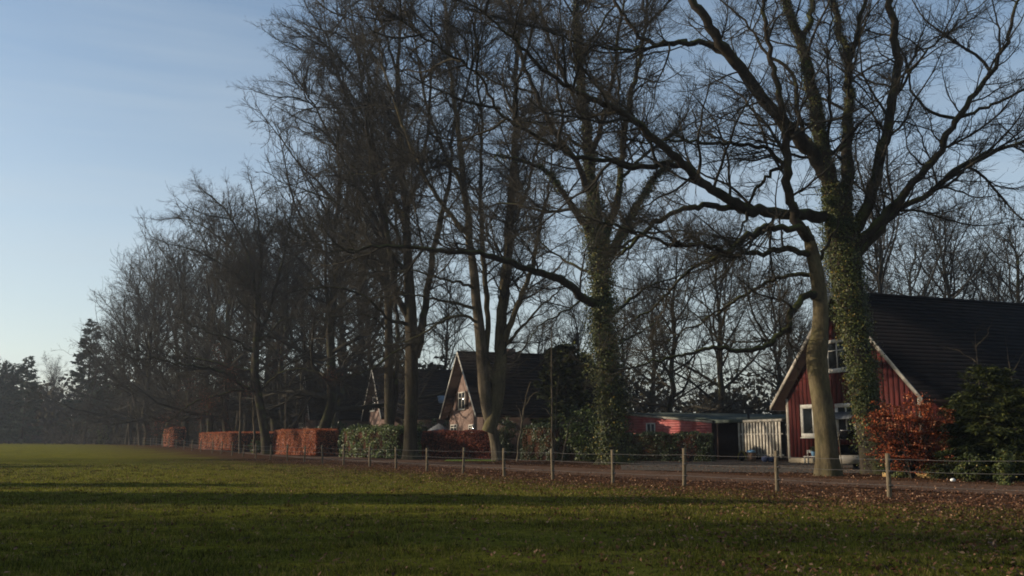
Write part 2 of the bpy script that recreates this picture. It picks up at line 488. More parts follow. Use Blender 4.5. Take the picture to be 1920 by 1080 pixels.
ad = t.nodes.new('ShaderNodeMath'); ad.operation = 'MULTIPLY_ADD'
t.links.new(n2, ad.inputs[0]); ad.inputs[1].default_value = 1.2
t.links.new(at.outputs['Fac'], ad.inputs[2])
ad2 = t.nodes.new('ShaderNodeMath'); ad2.operation = 'MULTIPLY_ADD'
t.links.new(n1, ad2.inputs[0]); ad2.inputs[1].default_value = 0.9; t.links.new(ad.outputs[0], ad2.inputs[2])
mr = t.nodes.new('ShaderNodeMapRange'); mr.inputs[1].default_value = 1.35; mr.inputs[2].default_value = 1.75
t.links.new(ad2.outputs[0], mr.inputs[0])
t.links.new(mixc(t, mr.outputs[0], gcol, lcol), b.inputs['Base Color'])
bump(t, b, n4, 0.9, 0.04)
M['ground'] = m
me = mesh_data('ground', np.stack([XX, YY, ZZ], -1), [Fg], m, True)
sd = fence_sd(XX, YY)
lit = sstep(-8.5, -0.5, sd) * 0.75 + 0.25 * sstep(0, 3, sd)
lit = np.where(sd < -1, np.maximum(lit, 0.42 * sstep(-22, -5, sd) * 1.0), lit)
lit = np.maximum(lit, 0.46 * sstep(-4, 12, XX.ravel()) * (1 - sstep(20, 34, YY.ravel())) * (sd < -1))
la = me.attributes.new('litter', 'FLOAT', 'POINT'); la.data.foreach_set('value', lit.astype(np.float32))
put('ground', me, kind='structure')

# lane
def offset_line(off):
    line = np.array(fx); T_ = np.gradient(line, axis=0); T_ = T_ / np.linalg.norm(T_, axis=1)[:, None]
    return line + np.stack([T_[:, 1], -T_[:, 0]], 1) * off[:, None]
kk = np.linspace(0, 1, len(fx))
near = offset_line(3.7 - 1.6 * kk); far = offset_line(9.8 - 3.0 * kk)
rows = 9; V = []
for i in range(rows):
    f = i / (rows - 1); p = near * (1 - f) + far * f
    if i in (0, rows - 1): p = p + np.random.default_rng(5 + i).normal(size=p.shape) * 0.18
    V.append(np.column_stack([p, gz(p[:, 0], p[:, 1]) + 0.02 - 0.012 * (abs(f - 0.3) < 0.08) - 0.012 * (abs(f - 0.7) < 0.08)]))
n = len(fx); ii = np.arange(rows * n).reshape(rows, n)
m, t, b = mat_new('lane_dirt', 0.95, 0.1)
na = noise(t, 0.9, 5); nb = noise(t, 16, 5, rough=0.7)
c = ramp(t, na, [(0.3, (0.065, 0.038, 0.024)), (0.7, (0.125, 0.075, 0.048))])
t.links.new(mixc(t, 0.4, c, ramp(t, nb, [(0.35, (0.45, 0.4, 0.38)), (0.6, (1.1, 1.1, 1.1))]), 'MULTIPLY'), b.inputs['Base Color'])
bump(t, b, nb, 0.6, 0.02)
put('lane', mesh_data('lane', np.vstack(V), [np.stack([ii[:-1, :-1], ii[1:, :-1], ii[1:, 1:], ii[:-1, 1:]], -1).reshape(-1, 4)], m, True), kind='structure')

# gravel yard
yd = [G(1165, 48.5), G(1163, 62), G(1195, 70), G(1330, 76), G(1480, 68), G(1700, 56), G(1640, 43.5), G(1400, 44.5)]
yd = [(p[0], p[1], p[2] * 0 + float(gz(p[0], p[1])) + 0.03) for p in yd]
m, t, b = mat_new('grey_gravel', 0.95, 0.1)
nb = noise(t, 30, 5, rough=0.75); na = noise(t, 0.8, 4)
c = ramp(t, nb, [(0.3, (0.04, 0.034, 0.028)), (0.65, (0.13, 0.112, 0.09))])
t.links.new(mixc(t, 0.5, c, ramp(t, na, [(0.3, (0.55, 0.52, 0.5)), (0.7, (1.1, 1.08, 1.0))]), 'MULTIPLY'), b.inputs['Base Color'])
bump(t, b, nb, 0.8, 0.03)
cxy = np.mean(yd, axis=0); cxy[2] = 0.035
put('gravel_yard', mesh_data('gravel_yard', yd + [tuple(cxy)], [[(i, (i + 1) % len(yd), len(yd)) for i in range(len(yd))]], m), kind='structure')
# bright lawn strip behind the lane
lw = [G(832, 69), G(930, 69), G(925, 74), G(838, 74)]
lw = [(p[0], p[1], float(gz(p[0], p[1])) + 0.03) for p in lw]
put('lawn_strip', mesh_data('lawn_strip', lw, [[(0, 1, 2, 3)]], simple('mown_grass', (0.11, 0.16, 0.02), (0.06, 0.10, 0.015), 8)), kind='structure')

# ------------------------------------------------------------------ buildings
E_ANG = math.atan2(-0.938, 0.345)
def ray_plane(px, py, O, ang, boff):
    """(a, z) where photo pixel meets the vertical plane through local y=boff of frame (O, ang)"""
    e = np.array([math.cos(ang), math.sin(ang)]); n_ = np.array([-e[1], e[0]])
    d = P(px, py, 1.0) - np.array([0, 0, CAMZ])
    o = -np.array(O[:2])
    tt = (boff - o @ n_) / (d[:2] @ n_)
    hit = o + d[:2] * tt
    return float(hit @ e), float(CAMZ + d[2] * tt)

def window(parent, a0, a1, z0, z1, b_, zbase, fw=0.16, mull=1, trans=True, frame='white'):
    z0 -= zbase; z1 -= zbase
    f = MB()
    f.box((a0, b_ - 0.09, z0), (a1, b_ - 0.012, z0 + fw)); f.box((a0, b_ - 0.09, z1 - fw), (a1, b_ - 0.012, z1))
    f.box((a0, b_ - 0.09, z0 + fw), (a0 + fw, b_ - 0.012, z1 - fw)); f.box((a1 - fw, b_ - 0.09, z0 + fw), (a1, b_ - 0.012, z1 - fw))
    fr = f.build('window', M[frame], parent)
    for k in range(mull):
        ac = a0 + (a1 - a0) * (k + 1) / (mull + 1)
        MB().box((ac - 0.05, b_ - 0.075, z0 + fw), (ac + 0.05, b_ - 0.02, z1 - fw)).build('glazing_bar', M[frame], fr)
    if trans:
        zc = z0 + (z1 - z0) * 0.66
        MB().box((a0 + fw, b_ - 0.07, zc - 0.03), (a1 - fw, b_ - 0.03, zc + 0.03)).build('glazing_bar', M[frame], fr)
    MB().box((a0 + fw, b_ - 0.035, z0 + fw), (a1 - fw, b_ - 0.02, z1 - fw)).build('pane', M['glass'], fr)
    MB().box((a0 - 0.05, b_ - 0.16, z0 - 0.06), (a1 + 0.05, b_ - 0.01, z0 - 0.004)).build('sill', M[frame], fr)
    return fr

def gable_roof(parent, A, L, ze, zp, th=0.22, course=0.36, mat='roof'):
    """two tiled slopes over gable width A (eave tip to eave tip), ridge along local y; stepped courses"""
    hw = A / 2; sl_ = math.hypot(hw, zp - ze); nco = int(sl_ / course)
    for side in (0, 1):
        mb = MB()
        for k in range(nco):
            f0, f1 = k / nco, (k + 1) / nco + 0.01
            a0 = hw * f0; a1 = hw * f1; h0 = ze + (zp - ze) * f0; h1 = ze + (zp - ze) * min(f1, 1)
            if side: a0, a1 = A - a0, A - a1
            lift = 0.045
            mb.prism([(a0, 0, h0), (a0, 0, h0 + lift + 0.03), (a1, 0, h1 + 0.012), (a1, 0, h1 - 0.02)], (0, L, 0))
        o = mb.build('roof_tiles', M[mat], parent, 'stuff')
    mb = MB()
    for s in (0, 1):
        x0, x1 = (0, hw) if s == 0 else (A, hw)
        mb.prism([(x0, 0.04, ze - 0.03), (x1, 0.04, zp - 0.03), (x1, 0.04, zp - th), (x0, 0.04, ze - th)], (0, L - 0.08, 0))
    mb.build('roof_deck', M['darkwood'], parent)
    MB().tube([(hw, -0.02, zp + 0.03), (hw, L + 0.02, zp + 0.03)], 0.13, 8).build('ridge_cap', M[mat], parent)

# --- red timber house
O = (17.9, 65.0)
A = 13.9
red = thing('timber_house', 'red vertical boarded house with white trim and steep dark roof behind the smooth trunk', 'house', (O[0], O[1], 0), E_ANG)
ZE, ZP = 3.77, 10.75
gable_roof(red, A, 19, ZE, ZP)
wa0, wa1, wb = 0.85, A - 0.85, 0.7
def roofz(a, A_=A, ze=ZE, zp=ZP, th=0.26): return (ze + (zp - ze) * (1 - abs(a - A_ / 2) / (A_ / 2))) - th
mb = MB().prism([(wa0, wb, 0.35), (wa1, wb, 0.35), (wa1, wb, roofz(wa1)), (A / 2, wb, roofz(A / 2)), (wa0, wb, roofz(wa0))], (0, 0.2, 0))
wall = mb.build('wall', M['darkwood'], red)
mb = MB(); mb.box((wa1 - 0.2, wb + 0.21, 0.35), (wa1, 18.5, roofz(wa1) - 0.05)); mb.box((wa0, wb + 0.21, 0.35), (wa0 + 0.2, 18.5, roofz(wa0) - 0.05))
mb.build('wall', M['red'], red)
MB().box((wa0 - 0.04, wb - 0.05, 0.0), (wa1 + 0.04, 18.6, 0.345)).build('plinth', M['render'], red)
bw = 0.42; rg = np.random.default_rng(3)
a = wa0 + 0.2
while a < wa1 - 0.25:
    a2 = min(a + bw - 0.085, wa1 - 0.2); pr = 0.045 + rg.uniform(-0.008, 0.008)
    pts = [(a, wb - pr, 0.36), (a2, wb - pr, 0.36), (a2, wb - pr, roofz(a2) - 0.02)]
    if a < A / 2 < a2: pts.append((A / 2, wb - pr, roofz(A / 2) - 0.02))
    pts.append((a, wb - pr, roofz(a) - 0.02))
    MB().prism(pts, (0, pr - 0.004, 0)).build('board', M['red'], wall)
    a += bw
for (c0, c1) in ((wa0 - 0.03, wa0 + 0.18), (wa1 - 0.18, wa1 + 0.03)):
    MB().box((c0, wb - 0.08, 0.25), (c1, wb + 0.1, roofz(c0 if c0 < 5 else c1) - 0.02)).build('corner_board', M['slatwhite'], red)
hw = A / 2
for s in (0, 1):
    x0 = -0.05 if s == 0 else A + 0.05
    MB().prism([(x0, -0.07, ZE + 0.05), (hw, -0.07, ZP + 0.1), (hw, -0.07, ZP - 0.24), (x0, -0.07, ZE - 0.24)], (0, 0.055, 0)).build('bargeboard', M['slatwhite'], red)
MB().prism([(-0.02, 0.05, ZE - 0.25), (-0.02, 0.05, ZE - 0.02), (-0.14, 0.05, ZE - 0.02), (-0.14, 0.05, ZE - 0.18)], (0, 18.8, 0)).build('gutter', M['lead'], red)
def pxwin(pxa, pxb, pya, pyb, Oo, ang, boff):
    a0, z1 = ray_plane(pxa, pya, Oo, ang, boff); a1, z0 = ray_plane(pxb, pyb, Oo, ang, boff)
    zt = ray_plane((pxa + pxb) / 2, pya, Oo, ang, boff)[1]; zb = ray_plane((pxa + pxb) / 2, pyb, Oo, ang, boff)[1]
    return a0, a1, zb, zt
a0, a1, z0, z1 = pxwin(1503, 1552, 758, 820, O, E_ANG, wb); window(red, a0, a1, z0, z1, wb - 0.05, 0, 0.26, 1, False)
a0, a1, z0, z1 = pxwin(1568, 1612, 756, 818, O, E_ANG, wb); window(red, a0, a1, z0, z1, wb - 0.05, 0, 0.24, 1, True)
aw0, aw1 = a0, a1; zz = z0 + (z1 - z0) * 0.6
MB().prism([(aw0 - 0.1, wb - 0.16, zz + 0.28), (aw0 - 0.1, wb - 0.75, zz - 0.12), (aw0 - 0.1, wb - 0.75, zz - 0.2), (aw0 - 0.1, wb - 0.16, zz + 0.2)], (aw1 - aw0 + 0.2, 0, 0)).build('awning', M['lead'], red)
a0, a1, z0, z1 = pxwin(1550, 1594, 636, 697, O, E_ANG, wb); window(red, a0, a1, z0, z1, wb - 0.05, 0, 0.22, 1, True)

# --- white slatted screen left of the house
a0, zt = ray_plane(1385, 788, O, E_ANG, wb); a1, _ = ray_plane(1466, 788, O, E_ANG, wb)
_, zb = ray_plane(1385, 857, O, E_ANG, wb)
scr = thing('slatted_screen', 'white slatted timber screen between the carport and the red house', 'fence', (O[0], O[1], 0), E_ANG)
ns = 14; zb = max(zb, 0.1)
for k in range(ns):
    p0 = a0 + 0.0 + (a1 - a0) * k / ns; wd = (a1 - a0) / ns * 0.60
    if k == 0: MB().box((p0 - 0.03, wb - 0.07, 0.03), (p0 + 0.13, wb + 0.05, zt - 0.19)).build('post', M['slatwhite'], scr); continue
    MB().box((p0, wb - 0.045, zb + rg.uniform(-0.03, 0.03)), (p0 + wd, wb - 0.01, zt - 0.2)).build('slat', M['slatwhite'], scr)
MB().box((a0 - 0.06, wb - 0.09, zt - 0.185), (a1 + 0.05, wb + 0.06, zt)).build('top_rail', M['slatwhite'], scr)
MB().box((a0 + 0.13, wb - 0.005, 0.45), (a1, wb + 0.05, 0.56)).build('cross_rail', M['slatwhite'], scr)
MB().box((a0 + 0.13, wb - 0.005, 1.9), (a1, wb + 0.05, 2.01)).build('cross_rail', M['slatwhite'], scr)

# --- annex
pl = np.array([9.3, 78.0]); pr_ = np.array([15.25, 72.0]); ea = (pr_ - pl); LA = np.hypot(*ea); angA = math.atan2(ea[1], ea[0])
ann = thing('garage_annex', 'low faded red annex with horizontal boards and white fascia behind the dark green hedge', 'outbuilding', (pl[0], pl[1], float(gz(*pl))), angA)
zl = CAMZ + 50 * 78 / F; zr = CAMZ + 35 * 72 / F
def az(a): return zl + (zr - zl) * a / LA - 0.1
wl = MB().prism([(0, 0, -0.1), (LA, 0, -0.1), (LA, 0, az(LA)), (0, 0, az(0))], (0, 0.15, 0)).build('wall', M['darkwood'], ann)
MB().box((LA - 0.15, 0.151, -0.1), (LA, 8, az(LA) - 0.1)).build('wall', M['darkwood'], ann)
nb_ = 18; bh = 0.205
for k in range(nb_):
    z0 = 0.1 + k * bh; z1 = z0 + bh - 0.012
    aM = LA if z0 < az(LA) - 0.02 else max(0, (z0 - zl + 0.1) / (zr - zl) * LA)
    if aM < 0.3: continue
    aT = LA if z1 < az(LA) else max(0.0, (z1 - zl + 0.1) / (zr - zl) * LA)
    pts = [(0, -0.05, z0), (aM, -0.05, z0)]
    if aT < aM: pts.append((aM, -0.025, min(z1, az(aM))))
    pts += [(min(aT, aM), -0.022, min(z1, az(min(aT, aM))) if aT < aM else z1), (0, -0.022, z1)]
    if aT <= 0: continue
    MB().prism(pts, (0, 0.02, 0)).build('board', M['pink'], wl)
MB().prism([(-0.15, -0.12, zl + 0.0), (LA + 0.1, -0.12, zr + 0.0), (LA + 0.1, -0.12, zr - 0.16), (-0.15, -0.12, zl - 0.16)], (0, 0.06, 0)).build('fascia', M['slatwhite'], ann)
MB().prism([(-0.2, -0.14, zl + 0.06), (LA + 0.15, -0.14, zr + 0.06), (LA + 0.15, -0.14, zr + 0.01), (-0.2, -0.14, zl + 0.01)], (0, 9, 0)).build('roof', M['felt'], ann)
a0, a1, z0, z1 = pxwin(1213, 1230, 793, 812, pl, angA, 0); window(ann, a0, a1, z0 - 0.4, z1, -0.045, float(gz(*pl)), 0.1, 1, False)
# carport roof between annex and house
cp = thing('carport', 'open dark carport under a flat roof between the red annex and the slatted screen', 'carport', (15.3, 72, 0))
def loc(p, o=(15.3, 72, 0)): return tuple(np.array(p) - np.array(o))
top = [(15.45, 71.9, 3.02), (18.75, 66.3, 3.02), (22.6, 68.0, 3.35), (22.0, 80, 3.7), (12.3, 82, 3.95)]
MB().prism([loc(p) for p in top], (0, 0, -0.22)).build('roof', M['felt'], cp)
MB().prism([loc((15.5, 79, 0)), loc((22, 76, 0)), loc((22, 76, 3.2)), loc((15.5, 79, 3.2))], (0.05, 0.15, 0)).build('wall', M['darkwood'], cp)
MB().box(loc((15.5, 71.3, 0)), loc((15.62, 71.42, 2.75))).build('post', M['darkwood'], cp)
MB().tube([loc((17.7, 70.5, 3.0)), loc((17.7, 70.5, 3.72))], 0.09, 10).build('vent_pipe', M['insul'], cp)

# --- brick houses
def brick_house(px, D, label, wins, light=None, L=13.5, hh=5.5, skyl=None, chim=None):
    pk = G(px, D); e = np.array([math.cos(E_ANG), math.sin(E_ANG)])
    O2 = pk[:2] - e * hh; zb = float(pk[2])
    A2 = 2 * hh; ze, zp = 3.6, 9.35
    h = thing('brick_house', label, 'house', (O2[0], O2[1], zb), E_ANG)
    gable_roof(h, A2, L, ze, zp, course=0.4)
    rz = lambda a: roofz(a, A2, ze, zp, 0.26)
    MB().prism([(0.5, 0.8, -0.2), (A2 - 0.5, 0.8, -0.2), (A2 - 0.5, 0.8, rz(A2 - 0.5)), (hh, 0.8, rz(hh)), (0.5, 0.8, rz(0.5))], (0, 0.3, 0)).build('wall', M['brick'], h)
    mb = MB(); mb.box((0.5, 1.11, -0.2), (0.8, L - 0.5, rz(0.5) - 0.05)); mb.box((A2 - 0.8, 1.11, -0.2), (A2 - 0.5, L - 0.5, rz(A2 - 0.5) - 0.05)); mb.build('wall', M['brick'], h)
    for s in (0, 1):
        x0 = -0.05 if s == 0 else A2 + 0.05
        MB().prism([(x0, -0.07, ze + 0.03), (hh, -0.07, zp + 0.08), (hh, -0.07, zp - 0.18), (x0, -0.07, ze - 0.2)], (0, 0.055, 0)).build('bargeboard', M['white'], h)
    for wpx in wins:
        a0, a1, z0, z1 = pxwin(*wpx, O2, E_ANG, 0.8)
        z0 = z0; fr = window(h, a0, a1, z0, z1, 0.8, zb, 0.09, 1, True)
        sw = (a1 - a0) * 0.42
        if len(wins) and wpx is wins[0]:
            for s0 in (a0 - sw - 0.03, a1 + 0.03):
                MB().box((s0, 0.73, z0 - zb), (s0 + sw, 0.79, z1 - zb)).build('shutter', M['darkwood'], h)
    if skyl:
        f = skyl
        # roof window on the right slope
        c = np.array([A2 - hh * f[0], f[1], ze + (zp - ze) * f[0]]); sd_ = norm(np.array([-hh, 0, zp - ze])); nr = norm(np.array([zp - ze, 0, hh]))
        q = [c - sd_ * 0.6 + nr * 0.08, c - sd_ * 0.6 + (0, 1.0, 0) + nr * 0.08, c + sd_ * 0.6 + (0, 1.0, 0) + nr * 0.08, c + sd_ * 0.6 + nr * 0.08]
        MB().prism(q, nr * 0.06).build('roof_window', M['skylight'], h)
    if chim:
        MB().box((hh - 0.35, chim, zp - 0.8), (hh + 0.35, chim + 0.9, zp + 0.5)).build('chimney', M['brick'], h)
    return h
M['skylight'] = simple('roof_window_glass', (0.12, 0.16, 0.2), None, 3, 0.06, 0.8, bmp=0)
h1 = brick_house(856, 85, 'pink brick house with white edged gable and shuttered window beside the pale forked trunk', [(861, 873, 735, 768), (846, 858, 796, 812), (880, 890, 796, 812)], chim=4.6)
h2 = brick_house(694, 109, 'pink brick gabled house half hidden by the dark twin trunks, above the glossy green hedge', [(695, 704, 745, 771)], skyl=(0.365, 7.0))
h3 = brick_house(567, 125, 'farthest brick gabled house, mostly in shade above the orange clipped hedge', [(562, 569, 790, 802)])
# sky-lit roof window seen left of the first gable
p = P(823, 749, 98)
MB_ = MB()

# ------------------------------------------------------------------ hedges
M['hedgecore'] = simple('hedge_twigs', (0.05, 0.022, 0.012), (0.02, 0.011, 0.007), 9, 0.95, 0.1)
def hedge(name, label, c0, c1, depth, h, mat, n, size, rough=0.12, group=None, z0=0.0, coremat=None, shell=0.13):
    """clipped hedge: front base line c0->c1 (ground points), depth behind it"""
    c0 = np.array(c0); c1 = np.array(c1); e = c1[:2] - c0[:2]; L = np.hypot(*e); ang = math.atan2(e[1], e[0])
    o = thing(name, label, 'hedge', (c0[0], c0[1], float(gz(c0[0], c0[1]))), ang, group)
    s = shell
    MB().box((s, s, 0.05), (L - s, depth - s, h - s)).build('branches', M[coremat or 'hedgecore'], o)
    rng = np.random.default_rng(abs(hash(label)) % 1000 if False else int(L * 100 + h * 37))
    ar = np.array([L * h, L * h, depth * h, depth * h, L * depth]); pick = rng.choice(5, n, p=ar / ar.sum())
    u = rng.uniform(0, 1, n); v = rng.uniform(0, 1, n); q = rng.uniform(-s, rough * 0.5, n)
    C = np.empty((n, 3)); Nn = np.zeros((n, 3))
    m_ = pick == 0; C[m_] = np.stack([u[m_] * L, -q[m_], v[m_] * h], 1); Nn[m_] = (0, -1, 0)
    m_ = pick == 1; C[m_] = np.stack([u[m_] * L, depth + q[m_], v[m_] * h], 1); Nn[m_] = (0, 1, 0)
    m_ = pick == 2; C[m_] = np.stack([-q[m_], u[m_] * depth, v[m_] * h], 1); Nn[m_] = (-1, 0, 0)
    m_ = pick == 3; C[m_] = np.stack([L + q[m_], u[m_] * depth, v[m_] * h], 1); Nn[m_] = (1, 0, 0)
    m_ = pick == 4; C[m_] = np.stack([u[m_] * L, v[m_] * depth, h + q[m_]], 1); Nn[m_] = (0, 0, 1)
    wv = rough * (np.sin(C[:, 0] * 2.3 + C[:, 2] * 1.7) + np.sin(C[:, 0] * 5.1 - C[:, 2] * 3.3 + C[:, 1]) * 0.6)
    C = C + Nn * wv[:, None]
    C[:, 2] = np.maximum(C[:, 2] + (C[:, 2] > h * 0.7) * rng.normal(size=n) * rough * 0.35, 0.05)
    V, Fq = leaves(rng, C, Nn, size, 1.25, 0.7)
    put('foliage', mesh_data('hedge_foliage', V, Fq, M[mat]), o, 'stuff')
    return o
def gpt(px, d): return G(px, d)
hedge('beech_hedge', 'long rust orange hedge with its right end in deep shade, left of the leaning oak', gpt(372, 112), gpt(431, 100), 8.2, 1.95, 'beechleaf', 26000, 0.085, 0.045, 'orange clipped hedges beyond the lane')
hedge('beech_hedge', 'small rust orange hedge block farthest along the lane', gpt(305, 128), gpt(324, 124), 1.6, 2.5, 'beechleaf', 3000, 0.12, 0.06, 'orange clipped hedges beyond the lane')
hedge('beech_hedge', 'tall rust orange clipped hedge right of the leaning oak', gpt(511, 92), gpt(590, 84), 2.2, 2.35, 'beechleaf', 26000, 0.08, 0.045, 'orange clipped hedges beyond the lane')
hedge('laurel_hedge', 'glossy bright green loose hedge below the half hidden brick gable', gpt(637, 84), gpt(743, 77), 2.4, 2.45, 'laurel', 14000, 0.14, 0.16)
hedge('beech_hedge', 'shaded dark red hedge under the tall pink brick gable', gpt(790, 79), gpt(925, 76), 1.5, 2.25, 'redleaf', 13000, 0.10, 0.05)
hedge('privet_hedge', 'dark green hedge behind the bare saplings left of the ivy clad tree', gpt(975, 73), gpt(1110, 69), 1.8, 2.6, 'privet', 12000, 0.11, 0.14)
hedge('privet_hedge', 'dark green hedge hiding the lower half of the faded red annex', gpt(1172, 69), gpt(1335, 67), 1.4, 2.0, 'privet', 14000, 0.09, 0.10)

# ------------------------------------------------------------------ fence
fen = thing('wire_fence', 'long wire fence on weathered timber posts between the field and the lane', 'fence', tuple(posts[0]))
o0 = np.array(posts[0])
pdat = []
rng = np.random.default_rng(8)
for v in range(4):
    mb = MB(); S = 4; H = 1.22
    ks = np.linspace(0, 1, 5)
    pts = np.stack([0.01 * np.sin(ks * 3 + v), 0.008 * np.cos(ks * 4 + v), -0.1 + (H + 0.1) * ks], 1)
    w_ = 0.050
    for k in range(4):
        pass
    V, Fq = tubes(pts[None], np.full((1, 5), w_ * 1.25), 8)
    mb.add(V, Fq); mb.F.append(np.array([list(range(32, 40))]))
    pdat.append(mb.data('post', M['post']))
idat = MB().box((-0.05, -0.12, -0.03), (0.05, -0.055, 0.03)).data('insulator', M['insul'])
tops = []
allp = [tuple(ext[4]), tuple(ext[3]), tuple(ext[2])][:2] + [tuple(p) for p in posts]
for i, p in enumerate(allp):
    p = np.array(p, float); p[2] = float(gz(p[0], p[1]))
    q = put('post', pdat[i % 4], fen); q.location = tuple(p - o0)
    q.rotation_euler = (rng.normal() * 0.02, rng.normal() * 0.025, rng.uniform(-0.3, 0.3) + 0.7)
    s = rng.uniform(0.93, 1.05); q.scale = (1, 1, s)
    if i < 14:
        for zz in (1.02, 0.72, 0.35):
            ii_ = put('insulator', idat, q); ii_.location = (0, 0.02, zz)
    tops.append(p)
order = sorted(range(len(allp)), key=lambda i: allp[i][1])
for zz in (1.02, 0.72, 0.35):
    pts = []
    for j, i in enumerate(order):
        p = tops[i] - o0
        if j:
            qv = (np.array(pts[-1]) + p + (0, 0, zz)) / 2; qv[2] -= 0.025
            pts.append(tuple(qv))
        pts.append((p[0], p[1], p[2] + zz))
    r_ = [0.003 + 0.00005 * (pt[1] + o0[1]) for pt in pts]
    MB().tube([(x_, y_ - 0.07, z_) for x_, y_, z_ in pts], r_, 4, False).build('wire', M['wire'], fen)

# ------------------------------------------------------------------ trees
def finish(mb, name, mat, parent, kind=None, smooth=True): return mb.build(name, mat, parent, kind, smooth)

def trunk_mesh(pts, r, rng, S=18, flare=0.6, lump=0.06):
    K = len(pts); P_ = np.array(pts)[None]
    a = np.arange(S) * 2 * PI / S
    h = P_[0, :, 2] - P_[0, 0, 2]
    lob = 1 + lump * (np.sin(a * 3 + 1)[None] + 0.6 * np.sin(a[None] * 5 + h[:, None] * 0.7)) 
    nroot = rng.integers(4, 7); ph = rng.uniform(0, 6)
    fl = np.exp(-h / 0.45)[:, None] * flare * (0.55 + 0.6 * np.maximum(0, np.sin(a * nroot + ph))[None]) + np.exp(-h / 1.6)[:, None] * flare * 0.28
    R = np.array(r)[:, None] * (lob + fl + rng.normal(size=(K, S)) * 0.012)
    V, Fq = tubes(P_, R[None], S)
    return V, Fq

def grow(rng, limbs, rads, scale=1.0, dens=(1.2, 2.2, 4.0, 4.0), tw=0.006, upk=0.05, last=True):
    """limbs: list of (K,3) arrays -> crown mesh builder"""
    Kc = 12
    Pt = np.stack([resample(p, Kc) for p in limbs]); R = np.stack([np.interp(np.linspace(0, 1, Kc), np.linspace(0, 1, len(r)), r) for r in rads])
    mb = MB()
    P1, R1 = sprout(rng, Pt, R, dens[0], 0.12, (28, 70), (0.28, 0.55), 1.6 * scale, 5.5 * scale, 8, 0.55, 0.12, tw * 2.2, 0.2, upk)
    mb.add(*tubes(P1, R1, 5))
    P2, R2 = sprout(rng, P1, R1, dens[1], 0.1, (25, 60), (0.3, 0.6), 0.8 * scale, 2.6 * scale, 4, 0.6, 0.05, tw * 1.4, 0.22, upk)
    mb.add(*tapered(P2, R2, 3))
    P3, R3 = sprout(rng, P2, R2, dens[2], 0.1, (20, 55), (0.35, 0.7), 0.5 * scale, 1.4 * scale, 3, 0.7, 0.02, tw, 0.2, upk)
    mb.add(*tapered(P3, R3, 3))
    if last:
        P4, R4 = sprout(rng, P3, R3, dens[3], 0.15, (25, 55), (0.45, 0.9), 0.3 * scale, 0.8 * scale, 2, 0.8, 0.01, tw * 0.9, 0.1, upk)
        mb.add(*cones(P4, R4[:, 0]))
    return mb, (P1, R1, P2, R2)

def pxline(pts, D0, D1=None):
    """photo polyline at distances D0..D1 -> world points"""
    D1 = D0 if D1 is None else D1; n = len(pts)
    return np.array([P(px, py, D0 + (D1 - D0) * i / max(n - 1, 1)) for i, (px, py) in enumerate(pts)])

def ivy_on(rng, pts, rad, n, thick, size, bare=0.0):
    """clumped leaf mats round a stem: clumps stand off by different amounts, bark shows between"""
    pts = np.array(pts); K = len(pts); nc = max(n // 42, 8)
    tc_ = rng.uniform(0.02, 1, nc); tc_ = np.where((tc_ < bare) & (rng.uniform(0, 1, nc) < 0.75), rng.uniform(bare, 1, nc), tc_); ac = rng.uniform(0, 2 * PI, nc); oc = rng.uniform(0.05, 1, nc) ** 1.5
    Lt = float(np.linalg.norm(np.diff(pts, axis=0), axis=1).sum())
    k = rng.integers(0, nc, n)
    t = np.clip(tc_[k] + rng.normal(size=n) * 0.42 / Lt * rng.uniform(0.4, 1.6, n), 0, 1)
    f = t * (K - 1); i0 = np.minimum(f.astype(int), K - 2); fr = (f - i0)[:, None]
    c = pts[i0] * (1 - fr) + pts[i0 + 1] * fr; tg = norm(pts[i0 + 1] - pts[i0])
    r = np.array(rad); rr_ = r[i0] * (1 - fr[:, 0]) + r[i0 + 1] * fr[:, 0]
    a = ac[k] + rng.normal(size=n) * 0.2 / np.maximum(rr_, 0.12)
    ref = norm(np.cross(tg, np.array([0.0, 1.0, 0.0]))); rf2 = np.cross(tg, ref)
    u = ref * np.cos(a)[:, None] + rf2 * np.sin(a)[:, None]
    off = rr_ + 0.02 + thick * oc[k] * rng.uniform(0.1, 1.1, n) ** 0.8
    return leaves(rng, c + u * off[:, None] - np.array([0, 0, 0.25]) * (thick * oc[k] * rng.uniform(0, 1, n))[:, None], u + np.array([0, 0, 0.25]), size, 1.05, 0.55)

SEED = [100]
def branch_proto(seed, L=4.0, tw=0.0062):
    rng = np.random.default_rng(seed); K = 12
    d = np.array([1.0, 0, 0.05]); p = [np.zeros(3)]
    for k in range(1, K):
        p.append(p[-1] + norm(d) * L / (K - 1))
        d = norm(d + rng.normal(size=3) * np.array([0.05, 0.17, 0.14]) + np.array([0, 0, 0.055]))
    A = np.array(p)[None]; RA = (0.045 * (1 - 0.85 * np.linspace(0, 1, K)))[None] + 0.004
    mb = MB(); mb.add(*tapered(A, RA, 5))
    flat = lambda Pt: Pt
    P2, R2 = sprout(rng, A, RA, 4.6, 0.06, (28, 62), (0.28, 0.6), 0.7, 2.3, 7, 0.6, 0.022, tw * 1.5, 0.2, 0.03)
    P2[..., 2] = P2[:, :1, 2] + (P2[..., 2] - P2[:, :1, 2]) * 0.7
    mb.add(*tapered(P2, R2, 3))
    P3, R3 = sprout(rng, P2, R2, 5.0, 0.08, (25, 58), (0.3, 0.62), 0.3, 1.1, 4, 0.6, 0.012, tw, 0.2, 0.05)
    mb.add(*tapered(P3, R3, 3))
    P4, R4 = sprout(rng, P3, R3, 6.0, 0.1, (22, 55), (0.35, 0.75), 0.14, 0.5, 2, 0.7, 0.008, tw * 0.85, 0.15, 0.05)
    mb.add(*cones(P4, R4[:, 0]))
    return mb.data('branch', M['twig'], False)
PROTO = [branch_proto(300 + k) for k in range(8)]
